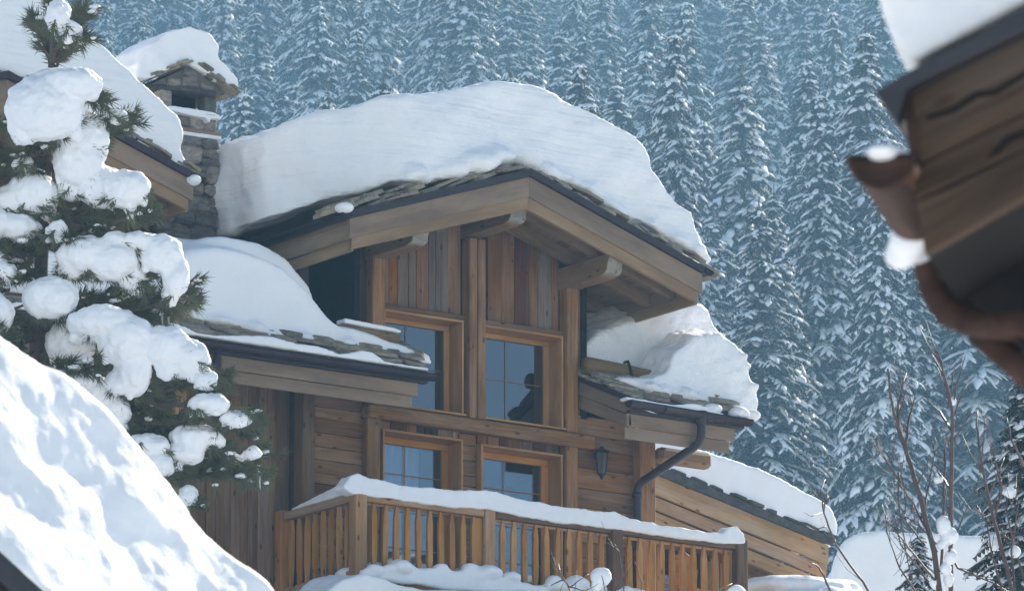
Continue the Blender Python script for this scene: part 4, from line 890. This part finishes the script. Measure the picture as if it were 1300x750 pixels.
for x, y, x0, y0 in ((66, -6, 66, 60), (46, 30, 66, 75), (98, 22, 66, 70), (108, 18, 66, 66), (60, 64, 66, 90), (78, 66, 66, 96), (168, 150, 66, 190), (150, 168, 66, 200), (250, 362, 50, 420), (244, 386, 50, 420), (336, 578, 46, 610), (326, 530, 46, 560), (300, 600, 46, 600), (330, 545, 120, 560), (290, 480, 46, 500), (190, 268, 60, 260), (130, 290, 56, 300), (120, 395, 50, 400), (20, 330, 50, 350), (200, 520, 46, 520), (230, 600, 46, 600), (170, 640, 44, 640), (100, 580, 44, 600), (150, 380, 50, 390), (60, 430, 48, 440), (250, 540, 46, 560), (270, 590, 46, 590), (200, 400, 48, 410)):
    bough(trunk_at(y0) if x0 < 100 else pp_(x0, y0), pp_(x, y, rnd.uniform(-.4, .3)), .022, tufts=9)
for k in range(60):                              # inner crown
    y = rnd.uniform(180, 900); r_ = rnd.uniform(.25, 1.0)*(40+y*.28); a = rnd.uniform(0, 6.283)
    p0 = trunk_at(y-20); p1 = p0+CR*(math.cos(a)*r_*PS)+HF*(math.sin(a)*r_*PS)+V((0, 0, rnd.uniform(-.3, .15)))
    bough(p0, p1, .02, tufts=7)
mesh_obj('needles', nvs, nfs, 'needles', pine)['kind'] = 'stuff'
mesh_obj('snow_dusting', du_v, du_f, 'snow_soft', pine, None, True)['kind'] = 'stuff'
mesh_obj('twigs', tw_v, tw_f, 'bark', pine)['kind'] = 'stuff'
for x, y, l in ((206, 400, 16), (214, 402, 10), (228, 550, 24), (330, 604, 18), (240, 640, 12), (170, 275, 10), (264, 496, 12)):
    tube('icicle', [pp_(x, y, -.5), pp_(x+.5, y+l, -.5)], [.016, .002], 'ice', pine, 6)

# ================================================================== FOREST
def spruce_mesh(seed, H, R, whorls, snowy=.8):
    r = random.Random(seed); dv, df, sv, sf = [], [], [], []
    def sliver(p0, d, L, w, sn):
        """one drooping frond: ragged dark needles below, a lumpy broken strip of snow on top"""
        side = d.cross(V((0, 0, 1)));  side = side.normalized() if side.length > 1e-4 else V((1, 0, 0))
        pts = []; q = p0.copy(); dd = d.copy(); NS = 5
        for i in range(NS):
            pts.append(q.copy()); q = q+dd*(L/(NS-1)); dd = (dd+V((0, 0, -.12))).normalized()
        wd_ = [w*.55, w*.95, w, w*.8, w*.3]
        for i in range(NS-1):
            a_, b_ = pts[i], pts[i+1]; o_ = len(dv)
            for sg in (-1, 1):
                ti = (a_+b_)/2+side*(sg*wd_[i]*r.uniform(1.0, 2.0))+dd*(.3*w)+V((0, 0, -r.uniform(.25, .8)*w)); dv.extend((a_, b_, ti)); df.append((o_, o_+1, o_+2)); o_ += 3
            ti = (a_+b_)/2+side*r.uniform(-.4, .4)*w+V((0, 0, -r.uniform(.8, 2.0)*w)); dv.extend((a_, b_, ti)); df.append((o_, o_+1, o_+2))
        if r.random() < sn:
            i0, i1 = (0, NS-1) if r.random() < .5 else r.choice(((1, 4), (0, 2), (2, 4), (1, 3)))
            rows = []
            for i in range(i0, i1+1):
                end = i in (i0, i1)
                k = wd_[i]*r.uniform(.55, 1.15)*snowy*((.75 if i == 0 else .62) if end else 1); h = w*r.uniform(.4, .9)*(.5 if end else 1); c = pts[i]+V((0, 0, .02))+dd*((-.25 if i == i0 else .25)*w if end else 0)
                rows.append((c-side*k+V((0, 0, -.3*k)), c-side*k*.6+V((0, 0, h*.75)), c+side*k*.45+V((0, 0, h)), c+side*k+V((0, 0, -.3*k)), c+V((0, 0, -.35*k))))
            o_ = len(sv)
            for q4 in rows: sv.extend(q4)
            for i in range(len(rows)-1):
                for k in range(5): sf.append((o_+5*i+k, o_+5*i+(k+1) % 5, o_+5*i+5+(k+1) % 5, o_+5*i+5+k))
            sf.append((o_+4, o_+3, o_+2, o_+1, o_)); e_ = o_+5*(len(rows)-1); sf.append((e_, e_+1, e_+2, e_+3, e_+4))
        return pts
    lump = [r.uniform(.7, 1.2) for _ in range(9)]
    for w in range(whorls):
        t = (w+r.uniform(-.4, .4))/whorls; t = min(max(t, 0), .985); z = H*(.04+.95*t); rad = (R*(1-t)**.72+.15)*(.8+.4*noise.noise(V((t*6, seed, 0))))
        nb = 7 if t < .6 else 6 if t < .85 else 5
        sn_w = min(1, max(.35, .85+.9*noise.noise(V((t*9, seed*3.1, 5)))))
        for k in range(nb):
            az = 6.283*(k+r.uniform(-.4, .4))/nb+w*1.9; L = rad*r.uniform(.6, 1.2)*lump[int(az/6.283*9) % 9]**.5
            dx, dy = math.cos(az), math.sin(az); px, py = -dy, dx; droop = r.uniform(.25, .6)+.25*(1-t)
            p = V((dx*.05*L, dy*.05*L, z)); seg = 5; sl = L/seg
            d = V((dx, dy, r.uniform(-.2, .15))).normalized()
            for i in range(seg):
                u = (i+.5)/seg
                sliver(p, d, sl*1.4, (.07+.036*L)*(1.1-.35*u), .95*sn_w if i else .4)
                for sg in ((-1, 1) if L > .9 else (r.choice((-1, 1)),)):
                    ds = (d*.75+V((px, py, 0))*(sg*r.uniform(.5, 1.0))+V((0, 0, -r.uniform(.1, .55)))).normalized()
                    sliver(p+d*r.uniform(0, sl), ds, (.30*L+.2)*(1.15-.55*u)*r.uniform(.6, 1.25), (.05+.024*L)*r.uniform(.6, 1.3), .88*sn_w)
                p = p+d*sl; d = (d+V((0, 0, -droop*.42))+V((px, py, 0))*r.uniform(-.12, .12)).normalized()
    for k in range(int(H*34)):                   # bare dark fronds inside the crown
        t = r.random(); az = r.uniform(0, 6.283); q = R*(1-t)**.72*r.uniform(.05, .6)
        sliver(V((q*math.cos(az), q*math.sin(az), H*(.03+.95*t))), V((math.cos(az+r.uniform(-.8, .8)), math.sin(az), -r.uniform(.3, 1.6))).normalized(), .35+.35*R*(1-t)*r.uniform(.4, .8), .10+.035*R*(1-t), .3)
    out = []
    for nm, v_, f_, mm, smo in (('needles', dv, df, 'spruce', False), ('snow_load', sv, sf, 'snow_far', True)):
        me = bpy.data.meshes.new(nm); me.from_pydata([tuple(q) for q in v_], [], f_); me.materials.append(M[mm])
        if smo: me.polygons.foreach_set('use_smooth', [True]*len(me.polygons))
        out.append(me)
    tv, tf = tube_geo([(0, 0, -1.0), (0, 0, H*.5), (0, 0, H)], [.02*H*.55, .012*H*.5, .02], 7)
    me = bpy.data.meshes.new('trunk'); me.from_pydata([tuple(q) for q in tv], [], tf); me.materials.append(M['bark']); out.append(me)
    return out
SPR = [spruce_mesh(11, 24, 3.9, 40, .9), spruce_mesh(12, 27, 4.2, 46, 1.15), spruce_mesh(13, 21, 3.6, 36, .65), spruce_mesh(14, 25, 4.0, 40, 1.05), spruce_mesh(15, 18, 3.4, 34, 1.25), spruce_mesh(16, 23, 4.4, 38, 1.35)]
def put_tree(p, rz, sc_, k, label, group, kind='forest spruce'):
    W = Matrix.Translation(p)@Matrix.Rotation(rz, 4, 'Z')@Matrix.Diagonal((sc_[0], sc_[0], sc_[1], 1))
    e = bpy.data.objects.new('spruce_tree', None); link(e, None, W); tag(e, label, 'tree', group)
    for nm, me in zip(('crown', 'snow_load', 'trunk'), SPR[k]):
        o_ = bpy.data.objects.new(nm, me); COL.objects.link(o_); o_.parent = e
    return e
fr2 = random.Random(5); cand = []
s = 262.0
while s < 900:
    sp = 6.9+.0035*(s-262); hw = .0722*s*1.10+4; t = -hw+fr2.uniform(0, sp)
    while t < hw:
        cand.append((s+fr2.uniform(-.42, .42)*sp, t+fr2.uniform(-.42, .42)*sp)); t += sp
    s += sp*1.12
vis = []
HT = (24, 27, 21, 25, 18, 23)
LINE = [(-100, 60), (90, 60), (175, 100), (215, 60), (290, 120), (292, 195), (440, 160), (640, 120), (700, 130), (835, 205), (905, 340), (970, 540), (1070, 660), (1110, 690), (1400, 700)]   # skyline of what stands in front
def skyline(x):
    for (xa, ya), (xb, yb) in zip(LINE, LINE[1:]):
        if x <= xb: return ya+(yb-ya)*(x-xa)/(xb-xa)
    return 700
for s, t in cand:                             # only trees that can show above what stands in front
    p = st(s, t); p.z = ground_z(s, t); k = fr2.randrange(6); sc_ = fr2.uniform(.68, 1.28); v = p-CAM; d = v.dot(CF); x = 650+FPX*v.dot(CR)/d
    y0 = 375-FPX*v.dot(CU)/d; y1 = 375-FPX*(v+V((0, 0, HT[k]*sc_))).dot(CU)/d; hw = 2.2*sc_*FPX/d
    if y0 > -60 and -50 < x < 1350 and y1 < max(skyline(x-hw), skyline(x), skyline(x+hw))-4: vis.append((d, p, x, y1, k, sc_))
vis.sort(key=lambda q: q[0])
vis = vis[:320]
NAMED = [(1115, 164, 'tall spruce rising behind the bare shrub, just left of the copper gutter'), (1040, 75, 'tall spruce midway between the right eave roof and the copper gutter'), (963, 219, 'spruce standing directly right of the lower right eave snow drift'),
         (1250, 73, 'spruce mostly hidden behind the blurred near eave and downpipe'), (941, 49, 'spruce with its tip above the right-hand end of the gable roof'), (855, -4, 'spruce just above the right slope of the central gable snow'),
         (1154, 239, 'spruce behind the bare shrub stems, under the copper downpipe'), (991, 280, 'shorter spruce right of the right eave, overlapped by taller ones'), (403, -38, 'spruce rising above the left part of the central roof snow'),
         (326, -12, 'spruce just right of the chimney snow cap'), (1098, -7, 'spruce at the top beside the snow lump on the near eave'), (587, -156, 'spruce straight above the peak of the central roof snow'), (905, 233, 'small spruce tucked against the right tip of the gable roof')]
for i, (d, p, x, y1, k, sc_) in enumerate(vis):
    lab = 'snow-laden spruce in the hazy forest on the far hillside'
    for q in NAMED:
        if abs(x-q[0]) < 2 and abs(y1-q[1]) < 150: lab = q[2]; NAMED.remove(q); break
    e = put_tree(p, fr2.uniform(0, 6.28), (sc_*fr2.uniform(.9, 1.5), sc_), k, lab, 'spruces on the far hillside')
print('FOREST', len(vis), vis[-1][0])
# two near conifers at the right edge
for x, ytop, D_, h_, k, lab in ((1298, 452, 84.0, 9.0, 1, 'dark snow-dusted conifer at the right edge behind the bare shrub'), (1165, 668, 88.0, 5.0, 3, 'small dark conifer top behind the bare shrub and its snow clumps')):
    tp = onD(x, ytop, D_); H0 = (24, 27, 21, 25, 18, 23)[k]; f_ = h_/H0
    put_tree(V((tp.x, tp.y, tp.z-h_)), 1.0, (f_*1.5, f_), k, lab, None)

# ================================================================== BARE SHRUBS
def shrub(name, label, D_, stems, seed, base):
    e = empty(name, base, label, 'shrub'); r = random.Random(seed)
    for pts, r0 in stems:
        P_ = [onD(x, y, D_+r.uniform(-.25, .25)) for x, y in pts]; q = []
        for a, b2 in zip(P_, P_[1:]):
            for k in range(4): q.append(a.lerp(b2, k/4)+V((r.uniform(-1, 1), r.uniform(-1, 1), r.uniform(-1, 1)))*.006)
        if len(P_) > 3:
            for k in range(6):
                j = r.randrange(3, len(q)-2); d_ = (q[j+1]-q[j]).normalized()+CR*r.uniform(-.9, .9)+HF*r.uniform(-.7, .7)+V((0, 0, r.uniform(0, .5))); l_ = r.uniform(.18, .5)
                b0 = q[j]; tube('twig', [b0, b0+d_.normalized()*l_*.5, b0+d_.normalized()*l_*.9+V((0, 0, l_*.2))], [r0*.4, r0*.26, .002], 'twig', e, 5)
        q.append(P_[-1]); n_ = len(q); tube('stem', q, [1.2*r0*(1-.72*k/(n_-1)) for k in range(n_)], 'twig', e, 6)
    return e
DS = 72.0
S1 = [([(1200, 800), (1186, 700), (1168, 630), (1152, 578), (1140, 540), (1131, 510), (1127, 468)], .030), ([(1141, 542), (1140, 515), (1146, 490), (1151, 473)], .014), ([(1151, 576), (1151, 545), (1157, 520), (1162, 498)], .016),
      ([(1208, 800), (1207, 700), (1208, 600), (1209, 520), (1203, 494), (1195, 462), (1191, 446)], .024), ([(1208, 522), (1199, 480), (1183, 449)], .014), ([(1208, 530), (1214, 490), (1226, 450)], .010), ([(1209, 530), (1222, 500), (1236, 478)], .008), ([(1207, 545), (1192, 522), (1177, 506)], .012), ([(1206, 510), (1210, 475), (1213, 460)], .010),
      ([(1208, 545), (1225, 530), (1236, 515)], .007), ([(1206, 620), (1192, 600), (1177, 584)], .011), ([(1195, 720), (1198, 640), (1200, 570), (1202, 552)], .014), ([(1190, 700), (1160, 640), (1135, 600), (1117, 572)], .013), ([(1160, 640), (1142, 615), (1130, 590), (1116, 570)], .008),
      ([(1205, 700), (1230, 640), (1245, 600)], .009), ([(1188, 690), (1170, 670), (1150, 655), (1140, 640)], .010), ([(1195, 760), (1165, 720), (1143, 690), (1136, 655)], .012), ([(1190, 740), (1150, 690), (1126, 660), (1120, 640)], .010), ([(1175, 770), (1142, 720), (1128, 680), (1121, 645)], .010), ([(1205, 690), (1215, 720), (1262, 740), (1300, 762)], .013), ([(1140, 600), (1141, 640), (1150, 700), (1165, 770)], .010), ([(1170, 660), (1180, 610), (1186, 575), (1184, 560)], .010), ([(1172, 690), (1150, 660), (1148, 620), (1143, 590)], .008)]
sh = shrub('bare_shrub', 'tall bare red-brown shrub with snow clumps in front of the snow bank', DS, S1, 3, onD(1203, 830, DS))
for g in ([(1198, 666, 10, 13), (1206, 680, 11, 12), (1196, 690, 7, 7)], [(1207, 706, 9, 10), (1200, 722, 8, 9), (1204, 735, 7, 10)], [(1210, 509, 5, 6)], [(1192, 609, 7, 4)], [(1188, 740, 8, 8)]):
    snow('snow_clump', [sphere_geo(onD(x, y, DS), rx*DS/FPX, rx*DS/FPX, ry*DS/FPX, (CR, HF, Z)) for x, y, rx, ry in g], .009, 2, [(.07, .04), (.03, .012)], 'snow_soft', sh)
S2 = [([(1295, 800), (1278, 720), (1262, 660), (1250, 610), (1243, 570), (1240, 540), (1241, 520)], .020), ([(1262, 660), (1272, 620), (1262, 580), (1255, 560)], .012), ([(1244, 600), (1248, 560), (1252, 530)], .008), ([(1290, 780), (1284, 700), (1292, 640), (1290, 610)], .012), ([(1255, 630), (1268, 600), (1275, 580)], .008), ([(1310, 770), (1290, 700), (1278, 650), (1280, 600)], .012), ([(1300, 590), (1285, 560), (1278, 530)], .013), ([(1275, 760), (1258, 700), (1252, 660), (1240, 640)], .010), ([(1280, 690), (1262, 655), (1248, 640)], .007)]
s2 = shrub('bare_shrub', 'bare brown twiggy shrub against the conifer at the far right edge', DS-2, S2, 4, onD(1290, 830, DS-2))
for g in ([(1288, 700, 8, 8)], [(1262, 690, 7, 9)], [(1282, 625, 9, 7)]):
    snow('snow_clump', [sphere_geo(onD(x, y, DS-2), rx*DS/FPX, rx*DS/FPX, ry*DS/FPX, (CR, HF, Z)) for x, y, rx, ry in g], .009, 2, [(.07, .04), (.03, .012)], 'snow_soft', s2)
S3 = [([(1130, 800), (1095, 738), (1060, 690), (1046, 650), (1041, 625), (1048, 608)], .013), ([(1044, 650), (1030, 655), (1020, 650)], .005), ([(1048, 668), (1032, 672), (1022, 666)], .005), ([(1060, 760), (1040, 720), (1028, 713)], .012), ([(1046, 640), (1052, 632), (1054, 620)], .005)]
shrub('bare_sapling', 'thin curved bare sapling in front of the small chalet roof end', DS, S3, 6, onD(1140, 830, DS))
S4 = [([(745, 800), (722, 744), (712, 728), (708, 714)], .012), ([(724, 746), (735, 736), (748, 728)], .008), ([(715, 735), (700, 742), (690, 744)], .007), ([(775, 800), (770, 756), (764, 730)], .011), ([(722, 744), (742, 750), (760, 740)], .007), ([(800, 800), (792, 750), (786, 700), (780, 690)], .008), ([(810, 790), (815, 740), (806, 712)], .007), ([(700, 800), (708, 760), (715, 740)], .008), ([(830, 800), (840, 760), (852, 742)], .008), ([(880, 800), (905, 752), (930, 740)], .008), ([(860, 790), (850, 745), (842, 725)], .006)]
s4 = shrub('bare_shrub', 'low bare twigs with a round snow ball in front of the balcony', 80, S4, 8, onD(760, 830, 80))
snow('snow_clump', [sphere_geo(onD(x, y, 80), rx*80/FPX, rx*80/FPX, ry*80/FPX, (CR, HF, Z)) for x, y, rx, ry in ((763, 732, 14, 13), (758, 742, 8, 8))], .012, 3, [(.08, .03)], 'snow_soft', s4)
snow('snow_clump', [sphere_geo(onD(935, 752, 80), .12, .12, .09, (CR, HF, Z))], .012, 3, [(.08, .03)], 'snow_soft', s4)

# ================================================================== HAZE
hm = bpy.data.materials.new('haze'); hm.use_nodes = True; nt = hm.node_tree
nt.nodes.remove(nt.nodes['Principled BSDF']); pv = nt.nodes.new('ShaderNodeVolumePrincipled')
pv.inputs['Color'].default_value = (.31, .64, .98, 1); pv.inputs['Density'].default_value = .0003; pv.inputs['Anisotropy'].default_value = .5
nt.links.new(pv.outputs[0], nt.nodes['Material Output'].inputs['Volume'])
hb = [st(s, t) for s, t in ((-125, -660), (1215, -660), (1215, 660), (-125, 660))]
vs = [(p.x, p.y, -26) for p in hb]+[(p.x, p.y, 312) for p in hb]
ho = mesh_obj('haze', vs, [(0, 1, 2, 3), (7, 6, 5, 4), (4, 5, 1, 0), (5, 6, 2, 1), (6, 7, 3, 2), (7, 4, 0, 3)], hm)
tag(ho, kind='stuff')
